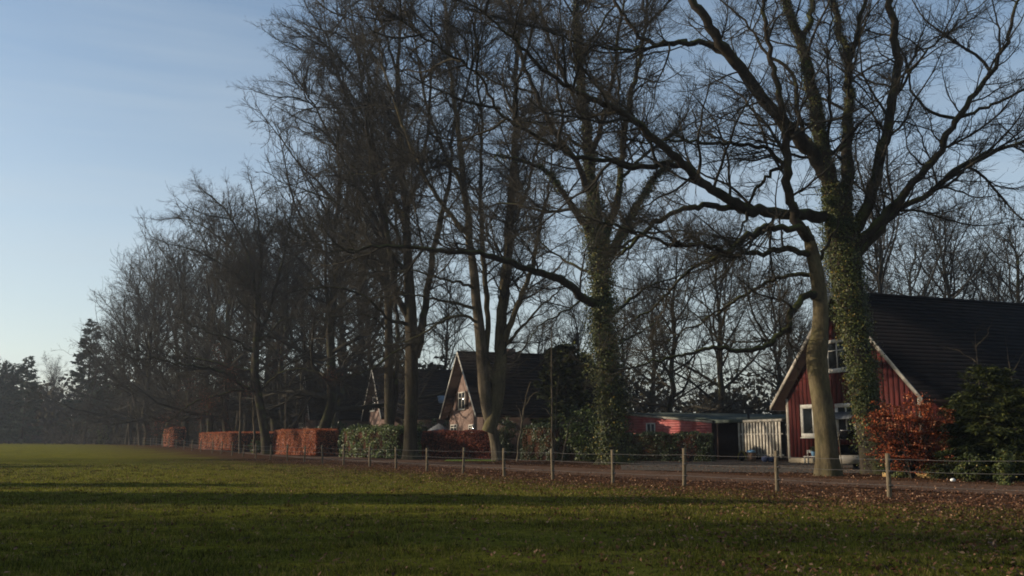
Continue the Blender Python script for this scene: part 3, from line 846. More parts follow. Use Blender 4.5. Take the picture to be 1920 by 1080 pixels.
PROTO_FAR = [branch_proto(320 + k, tw=0.0068) for k in range(6)]
def add_branches(rng, base, Ls, Rs, root, dens=1.1, far=False, lmin=1.6, lmax=6.0, tmax=280, t0=0.1, upk=0.0):
    Kc = 16
    Pt = np.stack([resample(p, Kc) for p in Ls]); Rr = np.stack([np.interp(np.linspace(0, 1, Kc), np.linspace(0, 1, len(r)), r) for r in Rs])
    P1, R1 = sprout(rng, Pt, Rr, dens, t0, (28, 78), (0.3, 0.6), lmin, lmax, 2, 0.6, 0.15, 0.01, 0.0, upk)
    tips = Pt[:, -2:]; tl = rng.uniform(2.5, 4.0, len(tips)); td = norm(tips[:, 1] - tips[:, 0])
    tips = np.stack([Pt[:, -1] - td * 0.3, Pt[:, -1] + td * tl[:, None]], 1)
    P1 = np.concatenate([tips, P1])[:tmax]
    if len(P1) > tmax: P1 = P1[:tmax]
    protos = PROTO_FAR if far else PROTO
    for a_, b_ in P1:
        d = b_ - a_; L = float(np.linalg.norm(d)); x = Vector(d / L)
        up = Vector((0, 0, 1)); y = up.cross(x)
        if y.length < 0.15: y = Vector((rng.normal(), rng.normal(), 0)).cross(x)
        y.normalize(); z = x.cross(y)
        m = Matrix((x, y, z)).transposed().to_4x4() @ Matrix.Rotation(rng.normal() * 0.5, 4, 'X')
        sc_ = L / 4.0
        o = put('branch', protos[rng.integers(len(protos))], root)
        o.matrix_local = Matrix.Translation(Vector(a_ - base)) @ m @ Matrix.Diagonal((sc_, sc_ * rng.choice([-1, 1]) , sc_ , 1))
    return P1

def hero(label, trunk_px, trunk_r, D, limbs, group=None, mat='beech', ivy=None, dens=(1.2, 2.2, 4.0, 4.0), tw=0.006, scale=1.0, name='bare_tree', extra=None, flare=0.6, lmat=None, upk=0.05, bd=1.5, epi=0):
    SEED[0] += 1; rng = np.random.default_rng(SEED[0])
    base = G(trunk_px[0][0], D); t_ = pxline(trunk_px, D); t_[0] = base - np.array([0, 0, 0.15])
    root = thing(name, label, 'tree', tuple(base), 0, group)
    K = max(16, len(trunk_px) * 4)
    tp = resample(t_, K); tp[0] = t_[0]; tr = np.interp(np.linspace(0, 1, K), np.linspace(0, 1, len(trunk_r)), trunk_r)
    V, Fq = trunk_mesh(tp, tr, rng, 20, flare)
    finish(MB().add(V - base, Fq), 'trunk', M[mat], root)
    Ls, Rs = [], []
    for lp, r0, r1, dd in limbs:
        q = pxline(lp, D, D + dd); K = max(10, len(lp) * 3)
        q = resample(q, int(K * 1.5), rng, 0.055); K = len(q); Ls.append(q); Rs.append(np.linspace(r0, r1, K))
        V, Fq = tubes(q[None], (Rs[-1] * (1 + rng.normal(size=K) * 0.04))[None], 9)
        finish(MB().add(V - base, Fq), 'limb', M[lmat or mat], root)
    par = Ls + ([tp[K // 2:]] if False else [])
    if extra: 
        for q, r_ in extra(rng, base): Ls.append(q); Rs.append(r_); finish(MB().add(tubes(q[None], r_[None], 7)[0] - base, tubes(q[None], r_[None], 7)[1]), 'limb', M[lmat or mat], root)
    tot = sum(float(np.linalg.norm(np.diff(q, axis=0), axis=1).sum()) for q in Ls)
    lv = add_branches(rng, base, Ls, Rs, root, min(bd, 265.0 / (tot * 0.9)), far=D > 55)
    if epi: add_branches(rng, base, [tp[:int(K * 0.9)]], [tr[:int(K * 0.9)]], root, epi, far=True, lmin=0.9, lmax=2.4, t0=0.25)
    if ivy:
        iv = MB()
        for which, n_, th, sz in ivy:
            if which == 'trunk': iv.add(*ivy_on(rng, tp, tr, n_, th, sz, 0.2 if D < 50 else 0.0))
            else: iv.add(*ivy_on(rng, Ls[which], Rs[which], n_, th, sz))
        iv.V = [v - base for v in iv.V]
        iv.build('ivy', M['ivy'], root, 'stuff')
    return root, rng, base, Ls, Rs, lv

# smooth trunk in front of the red house
hero('smooth barked tree with sunlit left side and flared roots in front of the red house',
     [(1553,891),(1551,860),(1549,820),(1545,780),(1540,745),(1535,705),(1531,668),(1537,630),(1539,590),(1536,545),(1529,500),(1520,460),(1510,425)],
     [0.45,0.44,0.44,0.43,0.42,0.44,0.45,0.35,0.33,0.32,0.30,0.27,0.14], 41, [
     ([(1520,450),(1497,420),(1482,390),(1476,340),(1480,285),(1470,230),(1455,150),(1440,80),(1430,0),(1425,-80)], 0.24, 0.05, -2),
     ([(1537,550),(1520,548),(1495,570),(1481,585),(1477,618),(1444,645),(1398,657),(1324,652),(1275,668),(1241,673),(1190,690)], 0.17, 0.03, -3),
     ([(1533,522),(1514,516),(1486,513),(1440,530),(1400,550),(1350,585),(1300,610),(1250,640)], 0.11, 0.025, 2),
     ([(1524,482),(1508,474),(1470,465),(1435,472),(1356,479),(1296,502),(1260,540),(1227,576),(1190,600)], 0.15, 0.03, -1),
     ([(1518,452),(1512,440),(1500,428),(1440,424),(1398,442),(1361,474),(1324,460),(1259,460),(1185,432),(1120,415)], 0.17, 0.03, -4),
     ([(1528,500),(1545,470),(1560,440),(1580,400),(1590,370)], 0.09, 0.025, -1),
     ([(1476,320),(1440,280),(1400,270),(1340,266),(1280,264),(1190,266),(1185,262)], 0.11, 0.03, -2),
     ([(1480,300),(1440,330),(1410,358),(1402,395),(1390,430),(1375,470)], 0.10, 0.03, 1),
     ], mat='beech', lmat='bark', flare=0.42, dens=(1.9, 2.8, 3.6, 5.0), tw=0.007)
# leaning ivy tree
hero('huge leaning ivy clad tree whose forked crown spreads over the red house roof',
     [(1655,893),(1640,850),(1630,800),(1622,740),(1612,660),(1600,600),(1590,540),(1582,480),(1577,430),(1570,390),(1560,350)],
     [0.72,0.62,0.54,0.52,0.52,0.54,0.58,0.66,0.70,0.58,0.45], 43.5, [
     ([(1566,380),(1548,310),(1536,240),(1522,165),(1502,80),(1480,30),(1468,-40),(1455,-140)], 0.38, 0.12, -1),
     ([(1580,400),(1592,330),(1588,260),(1592,180),(1591,115),(1575,60),(1562,0),(1555,-100)], 0.34, 0.08, 2),
     ([(1595,450),(1625,390),(1640,340),(1662,250),(1672,180),(1686,120),(1675,60),(1668,-10),(1672,-120)], 0.30, 0.13, -1),
     ([(1600,470),(1650,410),(1700,355),(1755,300),(1790,225),(1850,150),(1880,100),(1900,30),(1930,-40)], 0.24, 0.05, -3),
     ([(1605,480),(1680,395),(1740,362),(1800,310),(1870,280),(1940,260),(2010,250)], 0.2, 0.05, 2),
     ([(1555,345),(1525,290),(1500,260),(1460,220),(1420,170),(1390,130),(1350,80),(1310,20),(1280,-40)], 0.36, 0.18, -4),
     ([(1385,120),(1332,81),(1286,78),(1230,84),(1198,69),(1180,42),(1156,5),(1120,-40)], 0.17, 0.06, -1),
     ([(1286,76),(1230,88),(1161,95),(1087,83),(1030,60)], 0.10, 0.03, -5),
     ([(1545,405),(1490,402),(1440,398),(1402,393),(1346,362),(1310,340),(1285,310),(1244,278),(1170,213),(1078,171),(1008,125),(976,88),(906,23)], 0.30, 0.04, -7),
     ([(1400,394),(1346,386),(1290,389),(1244,407),(1207,435),(1166,477)], 0.17, 0.07, -3),
     ([(1285,310),(1250,305),(1180,319),(1150,300),(1096,301),(1008,259),(934,213),(893,134),(800,74),(740,30)], 0.14, 0.03, -6),
     ([(1591,115),(1610,60),(1622,-10),(1630,-100)], 0.14, 0.06, 1),
     ([(1502,85),(1518,45),(1526,-20),(1530,-120)], 0.18, 0.07, 1),
     ([(1790,225),(1750,213),(1712,180),(1700,140),(1720,90)], 0.09, 0.03, -1),
     ([(1795,222),(1860,197),(1925,165),(1980,150)], 0.10, 0.03, -1),
     ([(1668,200),(1700,150),(1740,90),(1800,40),(1850,0)], 0.08, 0.02, 2),
     ([(1545,300),(1500,240),(1488,140),(1430,90),(1400,40),(1340,-10)], 0.13, 0.04, 1),
     ([(1588,270),(1545,300),(1555,200),(1550,90),(1560,0)], 0.09, 0.03, -1),
     ], mat='bark', ivy=[('trunk', 21000, 0.5, 0.09), (0, 7000, 0.22, 0.085), (1, 4500, 0.2, 0.08), (12, 700, 0.14, 0.08)], dens=(1.45, 2.4, 3.4, 4.6), tw=0.007, flare=0.5)
# ivy tree at the annex corner
hero('thick ivy smothered tree between the saplings and the faded red annex',
     [(1150,876),(1150,840),(1146,780),(1140,720),(1133,660),(1130,600),(1128,540),(1127,490),(1122,440),(1115,380)],
     [0.75,0.66,0.6,0.56,0.54,0.52,0.5,0.5,0.44,0.36], 60, [
     ([(1116,400),(1108,330),(1102,260),(1092,180),(1084,100),(1080,0),(1076,-100),(1075,-180)], 0.42, 0.1, 1),
     ([(1145,480),(1165,440),(1195,385),(1225,335),(1262,300)], 0.32, 0.1, 2),
     ([(1135,450),(1150,400),(1165,330),(1170,240),(1190,150),(1210,60),(1220,-60)], 0.26, 0.08, 4),
     ([(1120,575),(1095,560),(1057,525),(1001,509),(964,493),(913,476),(825,469),(733,460),(640,470)], 0.3, 0.05, -8),
     ([(1120,470),(1098,425),(1080,400),(1060,370),(1035,330),(1010,312),(975,300),(930,290)], 0.28, 0.06, -3),
     ([(1108,370),(1080,300),(1040,250),(1010,190),(980,120),(960,40),(940,-60)], 0.22, 0.05, -5),
     ([(1104,300),(1130,230),(1150,150),(1160,60),(1180,-60)], 0.2, 0.05, -3),
     ([(1098,230),(1060,150),(1030,80),(1010,0),(1000,-100)], 0.16, 0.05, 3),
     ([(1120,430),(1090,390),(1020,400),(960,380),(900,390)], 0.14, 0.04, 4),
     ([(1140,600),(1180,560),(1230,530),(1300,510)], 0.13, 0.03, 4),
     ([(1095,560),(1050,590),(1010,610),(985,650)], 0.08, 0.02, -3),
     ([(1128,650),(1170,640),(1220,610),(1270,600)], 0.1, 0.02, 3),
     ([(1150,470),(1200,440),(1260,430),(1320,440)], 0.13, 0.03, 5),
     ([(1168,330),(1220,280),(1280,240),(1330,220)], 0.12, 0.03, 4),
     ([(1106,290),(1060,250),(1000,230),(940,230)], 0.13, 0.03, 2),
     ([(1085,110),(1120,60),(1150,10),(1170,-50)], 0.12, 0.03, 0),
     ([(1130,520),(1080,500),(1030,470),(990,430)], 0.12, 0.03, 4),
     ], mat='bark', ivy=[('trunk', 27000, 1.05, 0.13), (0, 6000, 0.35, 0.13), (1, 4500, 0.5, 0.13), (2, 1500, 0.25, 0.13), (4, 900, 0.2, 0.13)], epi=5.0, bd=1.3, dens=(1.3, 1.8, 2.8, 3.2), tw=0.010, scale=1.15)
# forked pale tree
hero('forked tree with a pale sunlit left stem in front of the pink brick gable',
     [(934,864),(932,850),(926,815),(914,770),(909,730),(904,670),(899,608),(893,560),(890,520),(882,460)],
     [0.36,0.34,0.40,0.48,0.44,0.40,0.38,0.36,0.34,0.24], 71, [
     ([(882,465),(876,400),(868,340),(862,260),(850,180),(840,90),(835,0),(830,-80)], 0.3, 0.06, 1),
     ([(916,810),(932,760),(938,690),(938,620),(944,560),(952,490),(956,420),(962,340),(968,250),(965,150),(975,50),(980,-50)], 0.55, 0.08, 1.5),
     ([(946,640),(960,600),(985,540),(1002,490),(1012,420),(1030,360),(1035,300)], 0.26, 0.05, -2),
     ([(944,655),(970,620),(1010,580),(1052,540),(1065,500)], 0.14, 0.03, 2),
     ([(930,720),(908,680),(916,600),(908,520),(904,440),(900,350),(905,240),(895,140),(890,40)], 0.26, 0.05, 2),
     ([(900,610),(870,590),(830,600),(800,620),(760,640),(700,650)], 0.13, 0.03, -4),
     ([(896,580),(860,570),(810,560),(760,550),(700,560)], 0.13, 0.03, -2),
     ([(892,540),(860,530),(820,520),(770,505),(720,510)], 0.13, 0.03, -5),
     ([(878,440),(840,400),(800,340),(770,270),(740,190),(715,110),(700,30)], 0.2, 0.05, -3),
     ([(870,360),(830,280),(800,200),(780,100),(770,0)], 0.17, 0.04, 2),
     ([(956,430),(985,370),(1000,300),(1020,220),(1035,140)], 0.16, 0.04, 1),
     ([(866,320),(820,300),(770,300),(720,320),(660,330)], 0.12, 0.03, 0),
     ], mat='pale', lmat='beech', dens=(1.5, 1.9, 2.7, 3.2), tw=0.011, scale=1.2)
# dark big tree
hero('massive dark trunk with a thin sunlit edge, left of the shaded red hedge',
     [(772,866),(770,840),(771,790),(772,740),(772,690),(773,640),(771,590),(768,540),(765,490),(763,440)],
     [0.54,0.50,0.51,0.53,0.52,0.52,0.48,0.42,0.38,0.3], 75, [
     ([(763,450),(760,380),(752,300),(748,220),(745,140),(750,60),(752,-30)], 0.38, 0.06, 1),
     ([(780,670),(793,610),(802,540),(812,470),(830,400),(845,320),(850,240),(860,160)], 0.34, 0.06, 2),
     ([(768,600),(745,560),(735,500),(725,430),(705,350),(690,260),(680,170),(670,90),(655,10)], 0.28, 0.05, -2),
     ([(766,520),(730,470),(700,400),(660,330),(620,260),(590,200),(560,150),(540,130)], 0.22, 0.03, -3),
     ([(762,430),(735,360),(700,280),(660,200),(625,120),(610,50),(605,-20)], 0.2, 0.03, 2),
     ([(760,400),(790,320),(805,220),(810,120),(815,20)], 0.2, 0.04, 1),
     ([(768,610),(730,600),(690,560),(650,540),(600,540),(560,545)], 0.15, 0.03, -5),
     ([(766,560),(720,530),(680,480),(630,460),(570,450)], 0.15, 0.03, -4),
     ([(764,480),(720,440),(670,400),(610,370),(550,350)], 0.15, 0.03, 0),
     ([(775,640),(740,660),(700,690),(650,710)], 0.1, 0.02, -5),
     ([(755,330),(700,240),(640,150),(600,110),(560,90)], 0.15, 0.025, 0),
     ([(757,420),(720,330),(670,250),(620,190),(570,170),(545,160)], 0.16, 0.025, 3),
     ([(762,470),(710,380),(650,300),(600,260),(555,240)], 0.15, 0.025, 3),
     ([(752,300),(690,190),(640,110),(590,70),(555,60)], 0.14, 0.025, -1),
     ([(750,150),(720,60),(690,-20),(670,-90)], 0.14, 0.03, -1),
     ([(850,240),(880,150),(900,60),(910,-40)], 0.14, 0.03, 1),
     ([(750,250),(700,160),(660,80),(640,10)], 0.14, 0.03, 3),
     ], mat='darkbeech', lmat='bark', dens=(1.5, 1.9, 2.7, 3.2), tw=0.012, scale=1.2)
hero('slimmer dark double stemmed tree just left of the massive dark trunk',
     [(733,862),(731,840),(730,780),(729,720),(730,660),(729,600),(727,540),(722,480)],
     [0.42,0.40,0.40,0.38,0.37,0.34,0.31,0.2], 83, [
     ([(722,485),(715,400),(705,320),(695,230),(690,140),(680,60)], 0.26, 0.05, 1),
     ([(734,800),(743,740),(745,660),(742,560),(745,460),(740,360),(730,260)], 0.24, 0.05, 2),
     ([(728,560),(705,500),(680,430),(655,350),(630,270)], 0.2, 0.04, -2),
     ([(725,520),(690,480),(640,440),(590,420)], 0.13, 0.03, 2),
     ([(729,620),(690,590),(650,590),(600,600)], 0.12, 0.03, -3),
     ([(716,420),(740,340),(760,250),(770,160)], 0.14, 0.04, 2),
     ([(710,360),(670,280),(630,200),(600,160)], 0.14, 0.03, 2),
     ], mat='darkbeech', lmat='bark', dens=(1.4, 1.6, 2.7, 2.4), tw=0.012, scale=1.25)
# leaning oak with long low limbs
oak = hero('leaning oak with long low limbs reaching left over the orange hedge',
     [(502,852),(498,820),(491,780),(484,740),(478,700),(480,650),(483,600)],
     [0.48,0.42,0.4,0.38,0.38,0.34,0.28], 92, [
     ([(482,735),(455,726),(428,703),(400,692),(360,686),(320,680),(285,670),(255,655)], 0.2, 0.04, -4),
     ([(480,700),(450,690),(428,688),(395,676),(360,674),(335,655),(300,640)], 0.17, 0.03, 2),
     ([(484,735),(455,730),(423,738),(385,748),(355,757),(330,780),(315,790)], 0.13, 0.03, -6),
     ([(480,660),(462,655),(449,640),(420,632),(380,620),(340,600)], 0.14, 0.03, -2),
     ([(482,610),(478,540),(465,480),(440,420),(410,380),(385,360)], 0.24, 0.04, 1),
     ([(482,610),(488,530),(490,450),(480,380),(470,345)], 0.24, 0.04, 2),
     ([(484,640),(505,580),(525,510),(540,440),(550,380),(560,330)], 0.2, 0.04, 0),
     ([(480,560),(450,520),(410,490),(370,470),(330,460)], 0.15, 0.03, -3),
     ([(478,540),(440,470),(390,430),(350,410),(320,410)], 0.15, 0.03, 3),
     ([(488,735),(520,700),(560,690),(600,700)], 0.11, 0.03, -3),
     ([(486,640),(530,600),(580,590),(620,600)], 0.12, 0.03, 2),
     ], mat='bark', dens=(1.4, 1.7, 2.7, 2.4), tw=0.012, scale=1.15, name='leaning_oak', flare=0.4)
# dry leaves still on the oak's low shoots
_, rng, base, Ls, Rs, lv = oak
sel = lv[(lv[:, 0, 2] < 8.0)]; f_ = rng.uniform(0.2, 1, (2600, 1)); k_ = rng.integers(0, len(sel), 2600)
C = sel[k_, 0] * (1 - f_) + sel[k_, 1] * f_ + rng.normal(size=(2600, 3)) * 0.4 - base
put('dry_leaves', mesh_data('dry_leaves', *leaves(rng, C, np.tile([[0, 0, 1.0]], (2600, 1)), 0.085), M['redleaf']), oak[0], 'stuff')

# generic trees: variants whose meshes are shared by the copies
def generic(seed, H=30, r0=0.42, clear=0.3, spread=0.30, nl=15, tw=0.018, dens=(2.0, 2.0, 2.4, 2.8), fan=False, scale=1.15, bare=False):
    rng = np.random.default_rng(seed)
    K = 14; z = np.linspace(0, 1, K)
    tp = np.stack([np.cumsum(rng.normal(size=K) * 0.22), np.cumsum(rng.normal(size=K) * 0.22), z * H * 0.82], 1); tp[:2, :2] = 0
    tr = r0 * (1 - 0.85 * z ** 1.1)
    V, Fq = trunk_mesh(tp, tr, rng, 12, 0.5)
    trunk = MB().add(V, Fq).data('tree_trunk', M['bark'], True)
    Ls, Rs = [tp[int(K * 0.55):]], [tr[int(K * 0.55):]]
    for i in range(nl):
        t = clear + (0.92 - clear) * (i + rng.uniform(0, 0.8)) / nl
        f = t * (K - 1); k = int(f); st = tp[k] + (tp[min(k + 1, K - 1)] - tp[k]) * (f - k)
        az_ = i * 2.4 + rng.uniform(-0.5, 0.5)
        el = math.radians((rng.uniform(-6, 14) if t < 0.27 else rng.uniform(12, 38) if t < 0.45 else rng.uniform(36, 62)) + (15 if fan and t > 0.3 else 0))
        ln = H * spread * (1.25 - 0.55 * t) * rng.uniform(0.8, 1.15)
        d = np.array([math.cos(az_) * math.cos(el), math.sin(az_) * math.cos(el), math.sin(el)])
        pts = [st]
        for q in range(8):
            pts.append(pts[-1] + d * ln / 8); d = norm(d + rng.normal(size=3) * 0.13 + np.array([0, 0, (0.0 if t < 0.27 else 0.10) if q > 1 else 0.02]))
        r_ = np.linspace(min(tr[k] * 0.55, 0.2), 0.02, 9)
        Ls.append(np.array(pts)); Rs.append(r_)
    mb, _ = grow(rng, Ls, Rs, scale, dens, tw, 0.07)
    for q, r_ in zip(Ls[1:], Rs[1:]):
        mb.add(*tubes(q[None], r_[None], 6))
    crown = mb.data('tree_crown', M['twig'], True)
    return trunk, crown

DV = (1.65, 1.85, 2.3, 2.6)
VAR = [generic(11, 29, 0.42, 0.12, 0.37, 21, tw=0.0115, dens=DV), generic(12, 30, 0.36, 0.18, 0.34, 19, tw=0.0115, dens=DV), generic(13, 28, 0.44, 0.11, 0.38, 21, tw=0.0115, fan=True, dens=DV), generic(14, 30, 0.33, 0.2, 0.29, 18, tw=0.0115, dens=DV)]
BACK = [generic(21, 26, 0.42, 0.2, 0.43, 18, tw=0.013, dens=(1.6, 1.8, 2.3, 2.4), fan=True, scale=1.25), generic(22, 25, 0.34, 0.16, 0.40, 17, tw=0.013, dens=(1.6, 1.8, 2.3, 2.4), scale=1.2)]
def place(var, px, D, s, rot, label, group, name='bare_tree', lean=(0, 0), xy=None):
    p = G(px, D) if xy is None else np.array([xy[0], xy[1], float(gz(*xy))])
    r = thing(name, label, 'tree', (p[0], p[1], p[2] - 0.05), rot, group)
    r.rotation_euler = (lean[0], lean[1], rot); r.scale = (s, s, s)
    put('trunk', var[0], r); put('crown', var[1], r)
    return r

ROWG = 'tall bare trees along the lane'
row = [
 (605, 93, 0, 1.25, 0.3, 'upright dark tree rising behind the tall orange hedge, right of the leaning oak'),
 (640, 126, 1, 1.42, 1.1, 'bare tree rising behind the roof left of the half hidden brick gable'),
 (552, 138, 3, 1.3, 2.0, 'narrow bare tree rising behind the roof of the farthest brick house'),
 (536, 115, 1, 0.98, 2.9, 'slender bare tree behind the tall orange hedge beside a pale thin stem'),
 (462, 121, 2, 1.05, 0.8, 'bare tree behind the shaded end of the long orange hedge'),
 (425, 116, 0, 0.97, 4.0, 'bare spreading tree behind the sunlit end of the long orange hedge'),
 (392, 124, 3, 1.02, 5.2, 'narrow bare tree over the left end of the long orange hedge'),
 (345, 131, 2, 0.97, 1.7, 'bare tree over the lane between the small and the long orange hedges'),
 (312, 134, 1, 1.00, 0.2, 'tall dark trunk right behind the small orange hedge'),
 (276, 144, 0, 0.98, 3.3, 'bare tree just left of the small orange hedge'),
 (240, 152, 3, 0.95, 2.2, 'bare tree beside the pale leaning ivy birch'),
 (262, 166, 2, 0.98, 4.6, 'bare tree behind the pale leaning ivy birch'),
 (212, 165, 1, 0.88, 5.6, 'bare tree above the thin pale stem near the far fence posts'),
 (186, 176, 0, 0.80, 0.9, 'bare tree above the small variegated bush at the far fence'),
 (500, 132, 0, 0.98, 2.6, 'bare tree far behind the leaning oak'),
 (380, 150, 1, 1.0, 3.8, 'bare tree in the second line behind the long orange hedge'),
 (590, 134, 2, 1.05, 5.0, 'bare tree behind the farthest brick house'),
 (665, 130, 0, 1.05, 0.6, 'bare tree behind the half hidden brick house'),
 (625, 118, 3, 1.15, 3.9, 'narrow bare tree rising between the tall orange hedge and the glossy green hedge'),
 (700, 126, 2, 1.05, 2.8, 'bare tree behind the roof of the half hidden brick house'),
 (168, 186, 3, 0.58, 2.4, 'low bare tree beside the ragged tall conifer'),
 (445, 128, 1, 1.0, 4.4, 'bare tree in the second line over the corner where the long hedge turns into shade'),
 (295, 152, 1, 0.98, 2.1, 'narrow bare tree showing between the birch and the small orange hedge'),
 (515, 122, 0, 1.12, 1.9, 'bare tree in the second line between the leaning oak and the thin pale stem'),
 (845, 122, 1, 0.8, 2.0, 'small bare tree between the two nearer brick gables, behind their roofs'),
]
for px, D, v, s, r_, lb in row: place(VAR[v], px, D, s * (1.19 if 200 < px < 480 else 1.08), r_, lb, ROWG)
BG = 'bare trees behind the buildings'
back = [
 (1270, 92, 1, 0.98, 0.5, 'straight trunked bare tree behind the annex roof, left of the wide crowned one'),
 (1378, 98, 0, 0.98, 1.9, 'wide crowned bare tree directly behind the carport'),
 (1455, 118, 1, 1.1, 3.1, 'bare tree behind the left end of the red house roof'),
 (1210, 130, 0, 1.0, 4.2, 'distant bare tree behind the left end of the annex'),
 (1690, 96, 0, 1.25, 0.1, 'bare tree rising behind the roof just right of the ivy clad fork'),
 (1815, 100, 0, 1.12, 2.2, 'bare tree rising behind the middle of the dark roof'),
 (1915, 95, 1, 1.15, 1.2, 'bare tree rising behind the roof at the far right'),
 (1750, 125, 1, 1.35, 5.1, 'bare tree seen between two others above the dark roof'),
 (1560, 130, 0, 1.15, 3.6, 'bare tree behind the roof ridge of the red house'),
 (1170, 152, 1, 1.15, 0.7, 'distant hazy bare tree directly above the left end of the annex roof'),
 (1495, 145, 0, 1.05, 2.4, 'distant hazy bare tree just left of the red house gable'),
 (1620, 150, 1, 1.3, 0.9, 'distant bare tree showing through the fork of the leaning ivy tree'),
 (1870, 140, 0, 1.25, 4.1, 'distant bare tree above the right part of the dark roof'),
 (1020, 135, 1, 0.85, 5.9, 'distant bare tree right of the pink brick house roof'),
 (1100, 118, 0, 0.8, 0.9, 'bare tree in the distance left of the ivy smothered tree'),
]
for px, D, v, s, r_, lb in back: place(BACK[v], px, D, s, r_, lb, BG)
place(BACK[0], 92, 205, 0.72, 0.4, 'lone bare round headed tree between the far conifers', None)
# trees along the left side of the field, beyond the frame: their long shadows cross the grass
rng = np.random.default_rng(77)
for i in range(13):
    x = -52 - 13 * (i % 4) - rng.uniform(0, 8); y = (6, 9, 12, 15, 19, 22, 24, 27, 68, 80, 17, 3, 13)[i]
    if x > -0.62 * y - 14: x = -0.62 * y - 14
    place(VAR[i % 4], 0, 0, rng.uniform(0.8, 1.05), rng.uniform(0, 6), 'bare tree on the left side of the field, outside the picture', 'bare trees on the left side of the field', xy=(x, y))

# thin pale stems and saplings
def sapling(px, D, pts, r, label, n=8, mat='pale', name='bare_sapling', forks=()):
    SEED[0] += 1; rng = np.random.default_rng(SEED[0])
    base = G(px, D); root = thing(name, label, 'tree', tuple(base))
    t_ = pxline(pts, D); t_[0] = base - (0, 0, 0.05); q = resample(t_, 12, rng, 0.02)
    rr_ = np.linspace(r, r * 0.25, 12)
    V, Fq = tubes(q[None], rr_[None], 8); MB().add(V - base, Fq).build('trunk', M[mat], root, smooth=True)
    Pt, R = [q], [rr_]
    for fp in forks:
        f = resample(pxline(fp, D, D + rng.uniform(-1, 1)), 12, rng, 0.02); fr = np.linspace(r * 0.55, r * 0.15, 12)
        Pt.append(f); R.append(fr); V, Fq = tubes(f[None], fr[None], 6); MB().add(V - base, Fq).build('limb', M[mat], root, smooth=True)
    P1, R1 = sprout(rng, np.stack(Pt), np.stack(R), n * 0.25, 0.35, (25, 60), (0.12, 0.3), 0.5, 1.8, 6, 0.5, 0.03, 0.008, 0.2, 0.04)
    P2, R2 = sprout(rng, P1, R1, 3.0, 0.1, (25, 55), (0.3, 0.6), 0.2, 0.7, 3, 0.6, 0.01, 0.006, 0.2, 0.03)
    mb = MB().add(*tubes(P1, R1, 4)).add(*tubes(P2, R2, 3)); mb.V = [v - base for v in mb.V]
    mb.build('crown', M['twig'], root, 'stuff')
    return root
sapling(969, 69, [(969,866),(973,830),(978,800),(982,770),(986,740),(995,715)], 0.10, 'crooked pale sapling, leftmost of those right of the forked tree', 8, forks=[[(980,790),(975,770),(968,760)], [(985,760),(995,745),(1003,735),(1010,735)]])
sapling(1037, 67, [(1037,868),(1036,820),(1035,760),(1034,700),(1034,640),(1035,580)], 0.085, 'tall thin straight sapling right behind a fence post, left of the ivy smothered tree', 7, forks=[[(1038,860),(1041,800),(1044,740),(1048,700),(1060,670)], [(1034,780),(1025,768),(1012,762),(1000,762)]])
sapling(1053, 66, [(1053,868),(1060,830),(1066,800),(1075,780)], 0.06, 'short pale slanting sapling nearest the ivy smothered tree', 6, forks=[[(1060,828),(1075,815),(1085,810)]])
sapling(536, 100, [(536,846),(535,800),(536,760),(535,700),(536,660)], 0.11, 'thin pale straight stem rising from the tall orange hedge', 5)
sapling(450, 96, [(450,846),(450,810),(451,780),(451,740),(452,700)], 0.16, 'thin pale straight stem behind the shaded end of the long hedge', 4)
sapling(477, 94, [(479,846),(477,810),(475,770),(473,735)], 0.17, 'pale brown thin trunk just left of the leaning oak', 4)
sapling(243, 150, [(243,836),(242,800),(241,770),(240,750)], 0.22, 'thin pale straight stem left of the pale leaning birch', 4)
b1 = sapling(263, 140, [(264,838),(261,810),(256,780),(251,750),(246,730),(243,710)], 0.30, 'pale leaning ivy speckled birch near the far end of the fence', 5, name='birch')
sapling(1836, 38, [(1836,895),(1838,800),(1836,740),(1834,700),(1832,660),(1828,625)], 0.045, 'small bare white stemmed tree against the dark roof, in front of the dark evergreen', 10, forks=[[(1832,680),(1815,668),(1790,655),(1770,650)], [(1833,700),(1812,712),(1795,706)], [(1831,650),(1850,630),(1862,600)]])
sapling(1905, 40, [(1905,900),(1903,820),(1900,740),(1895,690),(1888,650)], 0.05, 'pale twigged bare shrub at the right edge of the picture above the evergreen', 9, forks=[[(1900,720),(1880,700),(1868,690)], [(1897,700),(1915,670),(1930,650)]])

